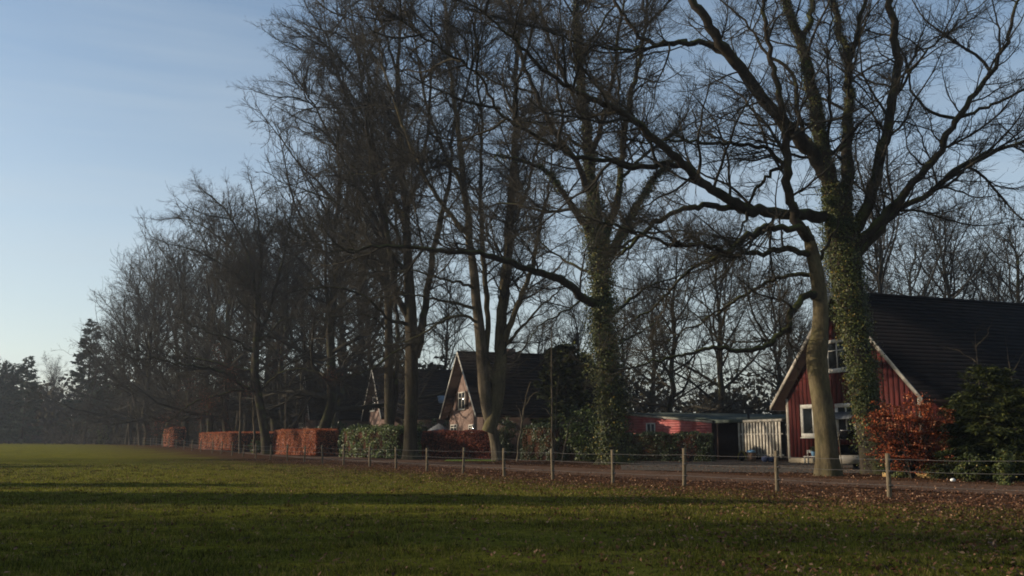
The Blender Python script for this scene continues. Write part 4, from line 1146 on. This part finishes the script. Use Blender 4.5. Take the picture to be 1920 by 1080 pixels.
# ------------------------------------------------------------------ evergreens and bushes
def conifer(px, D, H, Rb, label, mat='spruce', name='spruce', n=60, droop=0.25, sp=(0.55, 0.10), per=60, group=None, shape=0.9, clear=0.05, xy=None, trunk_r=0.2):
    SEED[0] += 1; rng = np.random.default_rng(SEED[0])
    base = G(px, D); root = thing(name, label, 'tree', tuple(base), 0, group)
    MB().tube([(0, 0, -0.1), (0.05, 0, H * 0.5), (0, 0.03, H * 0.97)], [trunk_r, trunk_r * 0.6, 0.02], 8).build('trunk', M['bark'], root, smooth=True)
    t = clear + (1 - clear) * (np.arange(n) + rng.uniform(0, 1, n)) / n
    az_ = rng.uniform(0, 2 * PI, n); ln = Rb * (1 - t) ** shape * rng.uniform(0.65, 1.2, n) + 0.15
    K = 6; s = np.linspace(0, 1, K)[None]
    el = 0.35 * (t - 0.3)
    X = np.cos(az_)[:, None] * ln[:, None] * s; Y = np.sin(az_)[:, None] * ln[:, None] * s
    Z = (t * H)[:, None] + ln[:, None] * (s * el[:, None] - droop * s ** 2 * (1 - t[:, None]) * 0.8 + 0.12 * s ** 4)
    Pt = np.stack([X, Y, Z], -1); Rr = np.maximum(0.05 * (1 - s) * np.ones((n, 1)), 0.008)
    MB().add(*tubes(Pt, Rr, 4)).build('branches', M['bark'], root, 'stuff', True)
    cnt = np.maximum((per * ln / Rb).astype(int), 8); idx = np.repeat(np.arange(n), cnt); Mx = len(idx)
    f = rng.uniform(0.12, 1, Mx) ** 0.7 * (K - 1); i0 = np.minimum(f.astype(int), K - 2); fr = (f - i0)[:, None]
    C = Pt[idx, i0] * (1 - fr) + Pt[idx, i0 + 1] * fr
    tg = norm(Pt[idx, i0 + 1] - Pt[idx, i0])
    side = norm(np.cross(tg, [0, 0, 1.0])) * rng.choice([-1, 1], Mx)[:, None]
    Dr = tg * 0.7 + side * rng.uniform(0.2, 1.0, (Mx, 1)) + np.array([0, 0, -0.55]) * rng.uniform(0, 1.3, (Mx, 1)) * (1 if droop > 0.1 else 0.3) + rng.normal(size=(Mx, 3)) * 0.15
    C = C + rng.normal(size=(Mx, 3)) * np.array([0.1, 0.1, 0.05])
    V, Fq = sprays(rng, C, Dr, sp[0], sp[1])
    put('foliage', mesh_data('foliage', V, Fq, M[mat]), root, 'stuff')
    return root
CG = 'dark conifers at the far left'
conifer(2, 195, 17.0, 3.6, 'dark spruce cut by the left edge of the picture', n=110, per=110, sp=(0.8, 0.13), group=CG, droop=0.12, shape=0.8)
conifer(17, 190, 16.0, 3.2, 'dark spruce, lowest of the far left ones', n=110, per=110, sp=(0.8, 0.13), group=CG, droop=0.12, shape=0.8)
conifer(40, 185, 17.2, 3.8, 'dark spruce with a bushy top just left of the lone bare tree', n=110, per=110, sp=(0.8, 0.13), group=CG, droop=0.12, shape=0.8)
conifer(-25, 190, 18.0, 4.0, 'dark spruce beyond the left edge of the picture', n=110, per=110, sp=(0.8, 0.13), group=CG, droop=0.12, shape=0.8)
conifer(157, 178, 23.5, 5.2, 'ragged tall conifer standing where the bare tree row begins', n=120, per=120, sp=(0.9, 0.15), shape=0.75, name='spruce', droop=0.12, clear=0.1, trunk_r=0.35)
conifer(205, 172, 15, 5, 'dark conifer low among the far bare trees above the small variegated bush', n=80, per=60, sp=(1.2, 0.25), shape=0.7)
conifer(1062, 78, 9.3, 2.9, 'dark evergreen with a pointed top left of the ivy smothered tree', 'yew', 'yew', n=150, per=110, sp=(0.5, 0.12), shape=0.4)
conifer(1868, 36.5, 4.3, 2.3, 'dense dark green feathery evergreen by the lane at the right edge', 'yew', 'yew', n=130, per=330, sp=(0.2, 0.024), shape=0.6, droop=0.5, clear=0.02, trunk_r=0.1)
conifer(1945, 35.5, 3.4, 1.8, 'lower dark green evergreen cut by the right edge of the picture', 'yew', 'yew', n=140, per=240, sp=(0.19, 0.026), shape=0.5, droop=0.5, clear=0.02, trunk_r=0.08)
conifer(1822, 39, 3.0, 1.7, 'low dark green evergreen between the copper bush and the feathery one', 'yew', 'yew', n=140, per=240, sp=(0.18, 0.026), shape=0.5, droop=0.4, clear=0.02, trunk_r=0.08)

def bush(px, D, rx, ry, H, label, mat, n, size, name='shrub', layers=0, seed=1, nst=14, cat='shrub', holes=0.35, stem='twig', jitter=0.7, up=0.2):
    rng = np.random.default_rng(seed); base = G(px, D)
    root = thing(name, label, cat, tuple(base))
    K = 7; az_ = rng.uniform(0, 2 * PI, nst); sp_ = rng.uniform(0.2, 1.0, nst)
    s = np.linspace(0, 1, K)[None]
    Pt = np.stack([(np.cos(az_) * sp_ * rx * 0.85)[:, None] * s ** 1.2, (np.sin(az_) * sp_ * ry * 0.85)[:, None] * s ** 1.2, (H * np.sqrt(np.maximum(1 - sp_ ** 2 * 0.55, 0.1)))[:, None] * s], -1)
    Pt[:, 1:] += rng.normal(size=(nst, K - 1, 3)) * 0.05
    R = 0.035 * (1 - 0.8 * s) * np.ones((nst, 1))
    P1, R1 = sprout(rng, Pt, R, 3.0, 0.1, (35, 75), (0.2, 0.45), 0.25, 1.1, 5, 0.6, 0.02, 0.005, 0.18, 0.0)
    P2, R2 = sprout(rng, P1, R1, 5.0, 0.1, (30, 60), (0.3, 0.6), 0.12, 0.5, 3, 0.6, 0.01, 0.004, 0.15, 0.0)
    MB().add(*tubes(Pt, R, 5)).add(*tubes(P1, R1, 3)).add(*tubes(P2, R2, 3)).build('branches', M[stem], root, 'stuff')
    src = P2[rng.integers(0, len(P2), n), rng.integers(0, 3, n)]
    C = src + rng.normal(size=(n, 3)) * np.array([0.09, 0.09, 0.04])
    if layers:
        C[:, 2] = C[:, 2] + 0.10 * np.sin(C[:, 2] * layers + C[:, 0] * 1.5)
    C[:, 2] = np.maximum(C[:, 2], 0.04)
    V, Fq = leaves(rng, C, np.tile([[0, 0, 1.0]], (n, 1)) * up + norm(C) * 0.8, size, 1.3, jitter)
    put('foliage', mesh_data('foliage', V, Fq, M[mat]), root, 'stuff')
    return root
bush(1710, 37.5, 2.35, 1.6, 2.95, 'wide copper leaved beech bush between the leaning ivy tree and the dark evergreens', 'copper', 21000, 0.07, 'beech_bush', layers=12, seed=5, nst=34)
bush(1893, 32.5, 0.42, 0.4, 1.15, 'small ivy covered stump shaped bush beside the lane at the right edge', 'ivy', 2600, 0.065, 'ivy_bush', seed=6, nst=10)
bush(1816, 35.5, 0.9, 0.5, 0.9, 'low green ivy growth at the foot of the copper bush', 'ivy', 3500, 0.07, 'ivy_bush', seed=7, nst=14)
bush(1690, 38.8, 1.9, 0.3, 0.35, 'ivy ground growth along the sandy lane edge below the copper bush', 'ivy', 2200, 0.07, 'ivy_bush', seed=17, nst=16)
bush(1112, 63, 1.6, 0.8, 1.2, 'low pale leaved ivy bush at the foot of the ivy smothered tree', 'ivy', 5000, 0.12, 'ivy_bush', seed=8, nst=18)
bush(1090, 70, 2.4, 1.2, 3.6, 'tall loose green laurel bush left of the ivy smothered tree', 'laurel', 6500, 0.13, 'laurel_bush', seed=9, nst=22)
bush(945, 76, 1.8, 1.2, 3.0, 'dark bare bush right behind the forked tree', 'privet', 3500, 0.11, 'shrub', seed=10, nst=22)
bush(772, 80, 1.9, 1.2, 3.2, 'dark shrub hiding the gap between green and red hedges behind the massive trunk', 'privet', 6000, 0.12, 'shrub', seed=12, nst=22)
bush(190, 165, 1.5, 1.2, 3.0, 'small variegated pale bush at the far fence', 'laurel', 3000, 0.24, 'shrub', seed=13, nst=14)
bush(487, 97, 1.6, 1.0, 1.4, 'low pale green bush at the foot of the leaning oak', 'laurel', 2500, 0.14, 'shrub', seed=14, nst=14)
bush(825, 92, 2.2, 1.5, 3.2, 'dark evergreen shrub between the brick houses', 'privet', 4500, 0.15, 'shrub', seed=15, nst=18)
bush(1292, 65.5, 1.0, 0.6, 1.7, 'thin twiggy shrub with rusty leaves in front of the dark green hedge', 'redleaf', 700, 0.08, 'shrub', seed=16, nst=12)
bush(620, 99, 2.4, 1.5, 3.0, 'dark evergreen shrub between the orange hedge and the glossy green hedge', 'privet', 6000, 0.16, 'shrub', seed=18, nst=20)

# far woodland masses that read as one
def wood(name, label, spots, H, seed, tw=0.03, n=34, undern=8000):
    rng = np.random.default_rng(seed); mb = MB(); Ls = []; Rs = []
    p0 = np.array([spots[0][0], spots[0][1]], float); p1 = np.array([spots[1][0], spots[1][1]], float); dep = spots[2]
    nrm = np.array([-(p1 - p0)[1], (p1 - p0)[0]]); nrm = nrm / np.hypot(*nrm)
    if nrm[1] < 0: nrm = -nrm
    q = p0 + (p1 - p0) * rng.uniform(0, 1, (n, 1)) + nrm * dep * rng.uniform(0, 1, (n, 1))
    K = 8; s = np.linspace(0, 1, K)[None]; h = H * rng.uniform(0.65, 1.1, n)
    T_ = np.stack([q[:, 0:1] + np.cumsum(rng.normal(size=(n, K)) * 0.25, 1), q[:, 1:2] + np.cumsum(rng.normal(size=(n, K)) * 0.25, 1), gz(q[:, 0], q[:, 1])[:, None] + h[:, None] * s], -1)
    R_ = (h * 0.013)[:, None] * (1 - 0.8 * s)
    mb.add(*tubes(T_, R_, 6))
    P1, R1 = sprout(rng, T_, R_, 1.1, 0.12, (25, 70), (0.15, 0.4), 1.6, 3.6, 5, 0.6, 0.1, tw * 1.5, 0.2, 0.06)
    mb.add(*tubes(P1, R1, 3))
    P2, R2 = sprout(rng, P1, R1, 1.3, 0.1, (25, 60), (0.3, 0.6), 0.8, 2.4, 3, 0.6, 0.05, tw, 0.2, 0.06)
    mb.add(*tubes(P2, R2, 3))
    P3, R3 = sprout(rng, P2, R2, 1.6, 0.1, (25, 60), (0.4, 0.8), 0.5, 1.4, 2, 0.7, 0.03, tw * 0.8, 0.2, 0.06)
    mb.add(*cones(P3, R3[:, 0]))
    # brushwood underneath
    m_ = undern; u = p0 + (p1 - p0) * rng.uniform(0, 1, (m_, 1)) + nrm * dep * rng.uniform(0, 1, (m_, 1))
    b0 = np.column_stack([u, gz(u[:, 0], u[:, 1]) + rng.uniform(0, 1, m_) ** 1.5 * H * 0.22]); dd = norm(rng.normal(size=(m_, 3)) * 0.6 + np.array([0, 0, 0.8]))
    mb.add(*cones(np.stack([b0, b0 + dd * rng.uniform(1, 3.4, (m_, 1))], 1), np.full(m_, 0.07)))
    o = mb.build(name, M['twig'], None, 'stuff')
    o['label'] = label; o['category'] = 'woodland'
    return o
wood('far_wood', 'dim bare woodland closing the far left end of the field', [(-150, 205), (-62, 195), 45], 17, 1, n=34, undern=8000)
wood('far_wood', 'dim bare woodland behind the row of lane trees', [(-80, 160), (-30, 140), 45], 17, 2, n=26, undern=5000)
wood('far_wood', 'distant bare woodland behind the houses and the annex', [(-25, 165), (95, 150), 40], 15, 3, n=40, undern=8000)
def understory(label, spots, H, n, seed, size=0.9, mat='undergrowth'):
    rng = np.random.default_rng(seed)
    p0 = np.array(spots[0], float); p1 = np.array(spots[1], float); dep = spots[2]
    nrm = np.array([-(p1 - p0)[1], (p1 - p0)[0]]); nrm = nrm / np.hypot(*nrm)
    if nrm[1] < 0: nrm = -nrm
    ns_ = 46; cxy = p0 + (p1 - p0) * rng.uniform(0, 1, (ns_, 1)) + nrm * dep * rng.uniform(0, 1, (ns_, 1))
    ch = H * rng.uniform(0.35, 1.0, ns_); k = rng.integers(0, ns_, n)
    dr = norm(rng.normal(size=(n, 3))) * rng.uniform(0.3, 1, (n, 1)) ** 0.5
    C = np.column_stack([cxy[k] + dr[:, :2] * (2.0 + ch[k] * 0.35)[:, None], ch[k] * 0.5 + dr[:, 2] * ch[k] * 0.5])
    C[:, 2] = np.maximum(C[:, 2], 0.1) + gz(C[:, 0], C[:, 1])
    o = put('undergrowth', mesh_data('undergrowth', *leaves(rng, C, norm(dr), size, 1.2, 0.9), M[mat]), None, 'stuff')
    o['label'] = label; o['category'] = 'undergrowth'
M['undergrowth'] = leafmat('dark_undergrowth', [(0, (0.02, 0.018, 0.012)), (0.6, (0.045, 0.036, 0.022)), (1, (0.06, 0.055, 0.025))], 0.9, 0.1, 0.0)
understory('dark undergrowth closing the far left end of the field', [(-140, 214), (-72, 200), 20], 17, 17000, 41, 1.2)
understory('dark undergrowth under the row of lane trees', [(-74, 178), (-14, 122), 20], 13, 17000, 42, 1.15)
understory('dark undergrowth far behind the houses and the annex', [(-14, 150), (90, 125), 18], 13, 15000, 43, 0.8)
for k_, (sx_, sy_, dx_, dy_, hh_) in enumerate([(-44, 15, 3, 2, 12), (-52, 28, 3, 2.2, 17), (-60, 35, 3, 1.6, 15), (-66, 57, 4, 2.2, 12), (-96, 101, 4, 3, 12)]):
    rngc = np.random.default_rng(600 + k_); n_c = 1500
    dr = norm(rngc.normal(size=(n_c, 3))) * rngc.uniform(0.2, 1, (n_c, 1)) ** 0.5
    C = np.column_stack([sx_ + dr[:, 0] * dx_, sy_ + dr[:, 1] * dy_ * 1.3, hh_ * 0.5 + dr[:, 2] * hh_ * 0.5]) 
    tr_ = thing('evergreen_tree', 'dark evergreen on the left side of the field, outside the picture', 'tree', (sx_, sy_, float(gz(sx_, sy_))), 0, 'evergreens on the left side of the field')
    C = C - np.array([sx_, sy_, 0])
    put('crown', mesh_data('crown', *leaves(rngc, C, norm(dr), 1.2, 1.2, 0.9), M['undergrowth']), tr_, 'stuff')
    MB().tube([(0, 0, -0.2), (0, 0, hh_ * 0.7)], [0.3, 0.12], 8).build('trunk', M['bark'], tr_)
# far wood behind is closed by more ground-hugging growth
# ------------------------------------------------------------------ field detail
def scatter(rng, n, dmin, dmax, pw=1.6, wide=0.60):
    u = rng.uniform(0, 1, n); a = 2 - pw
    d = (dmin ** a + u * (dmax ** a - dmin ** a)) ** (1 / a)
    x = rng.uniform(-wide, wide, n) * d + rng.uniform(-1, 1, n)
    return x, d
rng = np.random.default_rng(4)
x, y = scatter(rng, 430000, 9.0, 62, 1.75)
sd = fence_sd(x, y)
cl = 0.5 + 0.5 * np.sin(x * 1.7 + np.sin(y * 2.1) * 1.5) * np.sin(y * 1.9 + np.sin(x * 1.3) * 2)
keep = (sd < -0.2) & (rng.uniform(0, 1, len(x)) < (0.25 + 0.75 * cl) * (1 - 0.85 * sstep(-6, 0, sd)))
x, y, cl = x[keep], y[keep], cl[keep]; n = len(x)
base = np.column_stack([x, y, gz(x, y) - 0.005])
hgt = rng.uniform(0.02, 0.075, n) * (0.7 + 0.8 * cl); an = rng.uniform(0, 2 * PI, n); wd = 0.004 + 0.00028 * y
dirv = np.column_stack([np.cos(an), np.sin(an), np.zeros(n)]); ln = rng.normal(size=(n, 3)) * 0.5; ln[:, 2] = 1; ln = norm(ln)
V = np.stack([base - dirv * wd[:, None], base + dirv * wd[:, None], base + ln * hgt[:, None]], 1).reshape(-1, 3)
i = np.arange(n)[:, None] * 3
o = put('grass', mesh_data('grass', V, [np.concatenate([i, i + 1, i + 2], 1)], M['grass']), kind='stuff')
o['label'] = 'short damp grass covering the field'; o['category'] = 'grass'

# taller tussocks
tx, ty = scatter(rng, 900, 9.5, 60, 1.2); tk = fence_sd(tx, ty) < -1.5; tx, ty = tx[tk], ty[tk]
kt = np.repeat(np.arange(len(tx)), 26); nt_ = len(kt)
bs = np.column_stack([tx[kt] + rng.normal(size=nt_) * 0.13, ty[kt] + rng.normal(size=nt_) * 0.13, np.zeros(nt_)]); bs[:, 2] = gz(bs[:, 0], bs[:, 1])
hh_ = rng.uniform(0.04, 0.11, nt_)[:, None] * rng.uniform(0.6, 1.3, len(tx))[kt][:, None]; dd_ = rng.normal(size=(nt_, 3)) * 0.6; dd_[:, 2] = 1; dd_ = norm(dd_)
wv_ = rng.normal(size=(nt_, 3)); wv_[:, 2] = 0; wv_ = norm(wv_) * (0.005 + 0.0003 * bs[:, 1:2])
Vt = np.stack([bs - wv_, bs + wv_, bs + dd_ * hh_], 1).reshape(-1, 3); it = np.arange(nt_)[:, None] * 3
M['tussock'] = leafmat('coarse_tussock', [(0, (0.018, 0.014, 0.006)), (0.6, (0.045, 0.04, 0.01)), (1, (0.11, 0.085, 0.03))], 0.8, 0.1, 0.2)
o = put('grass', mesh_data('tussocks', Vt, [np.concatenate([it, it + 1, it + 2], 1)], M['tussock']), kind='stuff')
o['label'] = 'darker coarse tussocks dotted over the field'; o['category'] = 'grass'
x, y = scatter(rng, 220000, 9.0, 75, 1.25, 0.62)
sd = fence_sd(x, y)
pr_k = np.where(sd < 0, 0.12 * sstep(-24, -7, sd) + 0.45 * sstep(-9, -4, sd) + 0.5 * sstep(-4, -1, sd) + 0.02, np.where(sd < 3.9, 0.9, np.where(sd < 9.3, 0.04 + 0.3 * np.exp(-(sd - 3.9) * 2.2) + 0.3 * np.exp(-(9.3 - sd) * 1.6), 0.4)))
patch = 0.5 + 0.5 * np.sin(x * 0.9 + 2 * np.sin(y * 0.5)) * np.sin(y * 1.1 + np.sin(x * 0.7))
pr_k = (pr_k + 0.16 * sstep(0.0, 0.35, x / y) * (sd < 0)) * (0.25 + 0.75 * patch)
keep = rng.uniform(0, 1, len(x)) < pr_k
x, y = x[keep], y[keep]; n = len(x)
C = np.column_stack([x, y, gz(x, y) + rng.uniform(0.008, 0.04, n) + 0.02 * (fence_sd(x, y) > 3)])
o = put('fallen_leaves', mesh_data('fallen_leaves', *leaves(rng, C, np.tile([[0, 0, 1.0]], (n, 1)), 0.062, 1.2, 0.45), M['litter']), kind='stuff')
o['label'] = 'reddish brown fallen leaves carpeting the ground around the fence'; o['category'] = 'fallen leaves'
x, y = scatter(rng, 7000, 9.0, 40, 1.5, 0.6)
keep = rng.uniform(0, 1, len(x)) < np.where(x > 0.12 * y, 0.5, 0.06); x, y = x[keep], y[keep]; n = len(x)
C = np.column_stack([x, y, gz(x, y) + rng.uniform(0.015, 0.04, n)])
o = put('fallen_leaves', mesh_data('scattered_leaves', *leaves(rng, C, np.tile([[-0.5, -0.3, 1.0]], (n, 1)), 0.045, 1.2, 0.8), M['litterpale']), kind='stuff')
o['label'] = 'pale curled leaves lying scattered on the grass in the right foreground'; o['category'] = 'fallen leaves'

# ------------------------------------------------------------------ small things
# low sandy edging
p0 = G(1655, 39.8); p1 = G(1840, 36.2); e = p1 - p0; L = np.hypot(e[0], e[1])
ed = thing('lane_edging', 'low sandy timber edging between the lane and the copper bush', 'edging', (p0[0], p0[1], 0.0), math.atan2(e[1], e[0]))
q = 0
rg = np.random.default_rng(9)
while q < L - 0.3:
    l_ = rg.uniform(0.9, 1.5); MB().box((q, rg.uniform(-0.03, 0.03), 0.0), (min(q + l_ - 0.03, L), 0.16, 0.17 + rg.uniform(-0.03, 0.03))).build('plank', M['edging'], ed); q += l_
# white scrap
p0 = G(1787, 34.5); mb = MB().ball((0, 0, 0.06), 0.085, 8, 5, (1.2, 0.8, 0.7)); 
o = mb.build('litter_scrap', M['paper']); o.location = (p0[0], p0[1], 0.03); o['label'] = 'small crumpled white scrap on the far edge of the lane by the evergreens'; o['category'] = 'litter'

# car with raised tailgate, rear towards the camera
cp0 = G(1603, 48.2)
car = thing('parked_car', 'dark car with raised tailgate and pale bumper between the two trunks by the red house', 'car', (cp0[0], cp0[1], 0.03), math.radians(-8))
W = 0.87
side = [(0.0, 0.35), (0.02, 0.78), (0.0, 1.0), (0.25, 1.52), (0.6, 1.6), (2.2, 1.58), (2.9, 1.10), (3.9, 0.92), (4.15, 0.7), (4.15, 0.3)]
for s in (-1, 1):
    MB().prism([(s * W, y_, z_) for y_, z_ in side], (-s * 0.07, 0, 0)).build('side_panel', M['carblack'], car)
    MB().prism([(s * (W + 0.004), 0.55, 1.05), (s * (W + 0.004), 0.75, 1.48), (s * (W + 0.004), 2.1, 1.46), (s * (W + 0.004), 2.55, 1.08)], (-s * 0.01, 0, 0)).build('side_window', M['glass'], car)
MB().prism([(-W + 0.07, 0.3, 1.53), (-W + 0.07, 0.6, 1.6), (-W + 0.07, 2.2, 1.58), (-W + 0.07, 2.2, 1.54), (-W + 0.07, 0.6, 1.56)], (2 * W - 0.14, 0, 0)).build('roof', M['carblack'], car)
MB().box((-W + 0.07, 2.9, 0.35), (W - 0.07, 4.1, 0.9)).build('bonnet', M['carblack'], car)
MB().box((-W + 0.07, 0.05, 0.38), (W - 0.07, 2.9, 0.5)).build('boot_floor', M['tyre'], car)
MB().box((-0.6, 1.35, 0.5), (0.6, 1.55, 1.25)).build('rear_seat', M['tyre'], car)
mb = MB(); mb.prism([(-W - 0.01, -0.02, 0.3), (-W - 0.01, -0.10, 0.36), (-W - 0.01, -0.13, 0.55), (-W - 0.01, -0.08, 0.72), (-W - 0.01, 0.04, 0.74), (-W - 0.01, 0.04, 0.3)], (2 * W + 0.02, 0, 0)); mb.build('bumper', M['silver'], car)
tg = MB().prism([(-0.72, 0.32, 1.60), (-0.72, -0.45, 1.98), (-0.72, -0.78, 2.0), (-0.72, -0.78, 1.93), (-0.72, -0.43, 1.90), (-0.72, 0.32, 1.55)], (1.44, 0, 0)).build('tailgate', M['carblack'], car)
MB().prism([(-0.58, 0.2, 1.67), (-0.58, -0.38, 1.955), (-0.58, -0.38, 1.965), (-0.58, 0.2, 1.68)], (1.16, 0, 0)).build('rear_window', M['glass'], tg)
for s in (-1, 1):
    MB().box((s * 0.72, -0.03, 0.8) if s > 0 else (-0.87, -0.03, 0.8), (s * 0.87, 0.1, 1.15) if s > 0 else (-0.72, 0.1, 1.15)).build('tail_light', M['redlamp'], car)
    MB().tube([(s * 0.7, 0.25, 1.5), (s * 0.7, -0.3, 1.86)], 0.015, 6).build('gas_strut', M['silver'], car)
    for yy in (0.75, 3.35):
        wh = MB().tube([(s * 0.66, yy, 0.3), (s * 0.86, yy, 0.3)], 0.31, 18).build('wheel', M['tyre'], car)
        MB().tube([(s * 0.86, yy, 0.3), (s * 0.875, yy, 0.3)], 0.18, 12).build('rim', M['silver'], wh)
o = MB().ball((0, 0, 0), 0.26, 10, 6, (1.0, 0.6, 0.28)).build('cloth_bundle', M['lead']); o.location = (cp0[0] + 0.12, cp0[1] + 0.6, 0.03 + 0.58)
o['label'] = 'pale bundle lying in the open boot of the dark car'; o['category'] = 'bundle'
# leaning stick in front of the car
a = G(1580, 46.5); 
o = MB().tube([(0, 0, 0), (-0.05, 0.05, 0.9), (-0.09, 0.1, 1.95)], [0.025, 0.02, 0.018], 6).build('stick', M['pale']); o.location = (a[0], a[1], 0.03)
o['label'] = 'thin pale stick standing in front of the raised car tailgate'; o['category'] = 'pole'

# bench with pot
e_ = np.array([math.cos(E_ANG), math.sin(E_ANG)])
ab, _ = ray_plane(1506, 860, O, E_ANG, 0.0); pb = np.array(O) + e_ * ab
be = thing('garden_bench', 'small white bench against the red boarded wall', 'bench', (pb[0], pb[1], 0.03), E_ANG)
MB().box((0, 0, 0.42), (1.5, 0.38, 0.47)).build('seat', M['white'], be)
for x_ in (0.04, 1.38):
    for y_ in (0.02, 0.28): MB().box((x_, y_, 0), (x_ + 0.08, y_ + 0.08, 0.415)).build('leg', M['white'], be)
for x_ in (0.0, 1.42): MB().box((x_, 0.32, 0.475), (x_ + 0.06, 0.38, 0.85)).build('back_post', M['white'], be)
MB().box((0.0, 0.385, 0.68), (1.48, 0.41, 0.85)).build('backrest', M['white'], be)
pot = thing('flower_pot', 'blue pot with a dark plant standing on the white bench', 'plant pot', (pb[0] + e_[0] * 0.85 - e_[1] * 0.18, pb[1] + e_[1] * 0.85 + e_[0] * 0.18, 0.505))
MB().tube([(0, 0, 0), (0, 0, 0.3)], [0.12, 0.18], 12).build('pot', M['blue'], pot)
rg = np.random.default_rng(2); C = norm(rg.normal(size=(260, 3))) * rg.uniform(0.05, 0.25, (260, 1)) + (0, 0, 0.42)
put('foliage', mesh_data('foliage', *leaves(rg, C, norm(C), 0.09), M['privet']), pot, 'stuff')
# things by the screen
def wallspot(px, off): 
    aa, _ = ray_plane(px, 862, O, E_ANG, off); return np.array(O) + e_ * aa + np.array([-e_[1], e_[0]]) * off
pt = wallspot(1392, 0.1)
hr = thing('wheelbarrow', 'yellow wheelbarrow tipped up at the left foot of the white slatted screen', 'wheelbarrow', (pt[0], pt[1], 0.03), E_ANG)
th_ = np.linspace(0, PI, 12)
MB().prism([(0.5 * math.cos(q) * 0.9, 0.0, 0.12 + 0.55 * math.sin(q)) for q in th_], (0, 0.3, 0)).build('tray', M['darkwood'], hr)
MB().tube([(0.5 * math.cos(q), -0.03, 0.1 + 0.6 * math.sin(q)) for q in th_], 0.05, 6).build('rim', M['yellow'], hr)
MB().tube([(0.45, -0.1, 0.15), (1.3, -0.25, 0.1)], 0.035, 6).build('handle', M['yellow'], hr)
MB().tube([(0.45, 0.25, 0.15), (1.3, 0.2, 0.1)], 0.035, 6).build('handle', M['yellow'], hr)
MB().tube([(-0.05, 0.05, 0.2), (-0.05, -0.05, 0.2)], 0.2, 14).build('wheel', M['tyre'], hr)
pt = wallspot(1409, -0.2)
ba = thing('barrel', 'brown barrel with a pale blue lid in front of the white slatted screen', 'barrel', (pt[0], pt[1], 0.03))
MB().tube([(0, 0, 0), (0, 0, 0.12), (0, 0, 0.45), (0, 0, 0.68)], [0.26, 0.31, 0.34, 0.28], 14).build('body', M['brown'], ba, smooth=False)
MB().ball((0, 0, 0.69), 0.33, 14, 6, (1, 1, 0.42)).build('lid', M['blue'], ba, smooth=True)
for k, (pxx, r_) in enumerate([(1437, 0.3), (1449, 0.24)]):
    pt = wallspot(pxx, 0.0)
    o = MB().ball((0, 0, 0.2), r_, 10, 7, (1.2, 0.9, 0.85)).build('sack', M['navy'], smooth=True); o.location = (pt[0], pt[1], 0.03)
    o['label'] = ('larger' if k == 0 else 'smaller') + ' dark blue sack at the foot of the white slatted screen, ' + ('nearer the barrel' if k == 0 else 'nearer the red house'); o['category'] = 'sack'
# parasol-like grey canopy beside the brick gable
pg = G(822, 84)
pa = thing('garden_canopy', 'pale blue grey pointed canopy at the left foot of the pink brick gable', 'parasol', (pg[0], pg[1], pg[2]))
MB().tube([(0, 0, 0), (0, 0, 2.9)], 0.04, 6).build('pole', M['lead'], pa)
n_ = 8; Vc = [(0, 0, 2.95)] + [(1.1 * math.cos(2 * PI * k / n_), 1.1 * math.sin(2 * PI * k / n_), 2.3) for k in range(n_)] + [(0, 0, 2.9)] + [(1.1 * math.cos(2 * PI * k / n_), 1.1 * math.sin(2 * PI * k / n_), 2.27) for k in range(n_)]
MB().add(Vc, [[(0, 1 + k, 1 + (k + 1) % n_) for k in range(n_)] + [(9, 10 + (k + 1) % n_, 10 + k) for k in range(n_)]]).build('canopy', M['lead'], pa)
# ------------------------------------------------------------------ haze
hb = MB().box((-720, -62, -1.5), (720, 780, 44))
hz = bpy.data.materials.new('air'); hz.use_nodes = True; t = hz.node_tree
for n_ in list(t.nodes):
    if n_.type == 'BSDF_PRINCIPLED': t.nodes.remove(n_)
pv = t.nodes.new('ShaderNodeVolumePrincipled')
pv.inputs['Color'].default_value = (0.8, 0.88, 1.0, 1)
pv.inputs['Density'].default_value = HAZE
pv.inputs['Anisotropy'].default_value = 0.5
t.links.new(pv.outputs[0], t.nodes['Material Output'].inputs['Volume'])
hb.build('haze', hz, None, 'stuff')
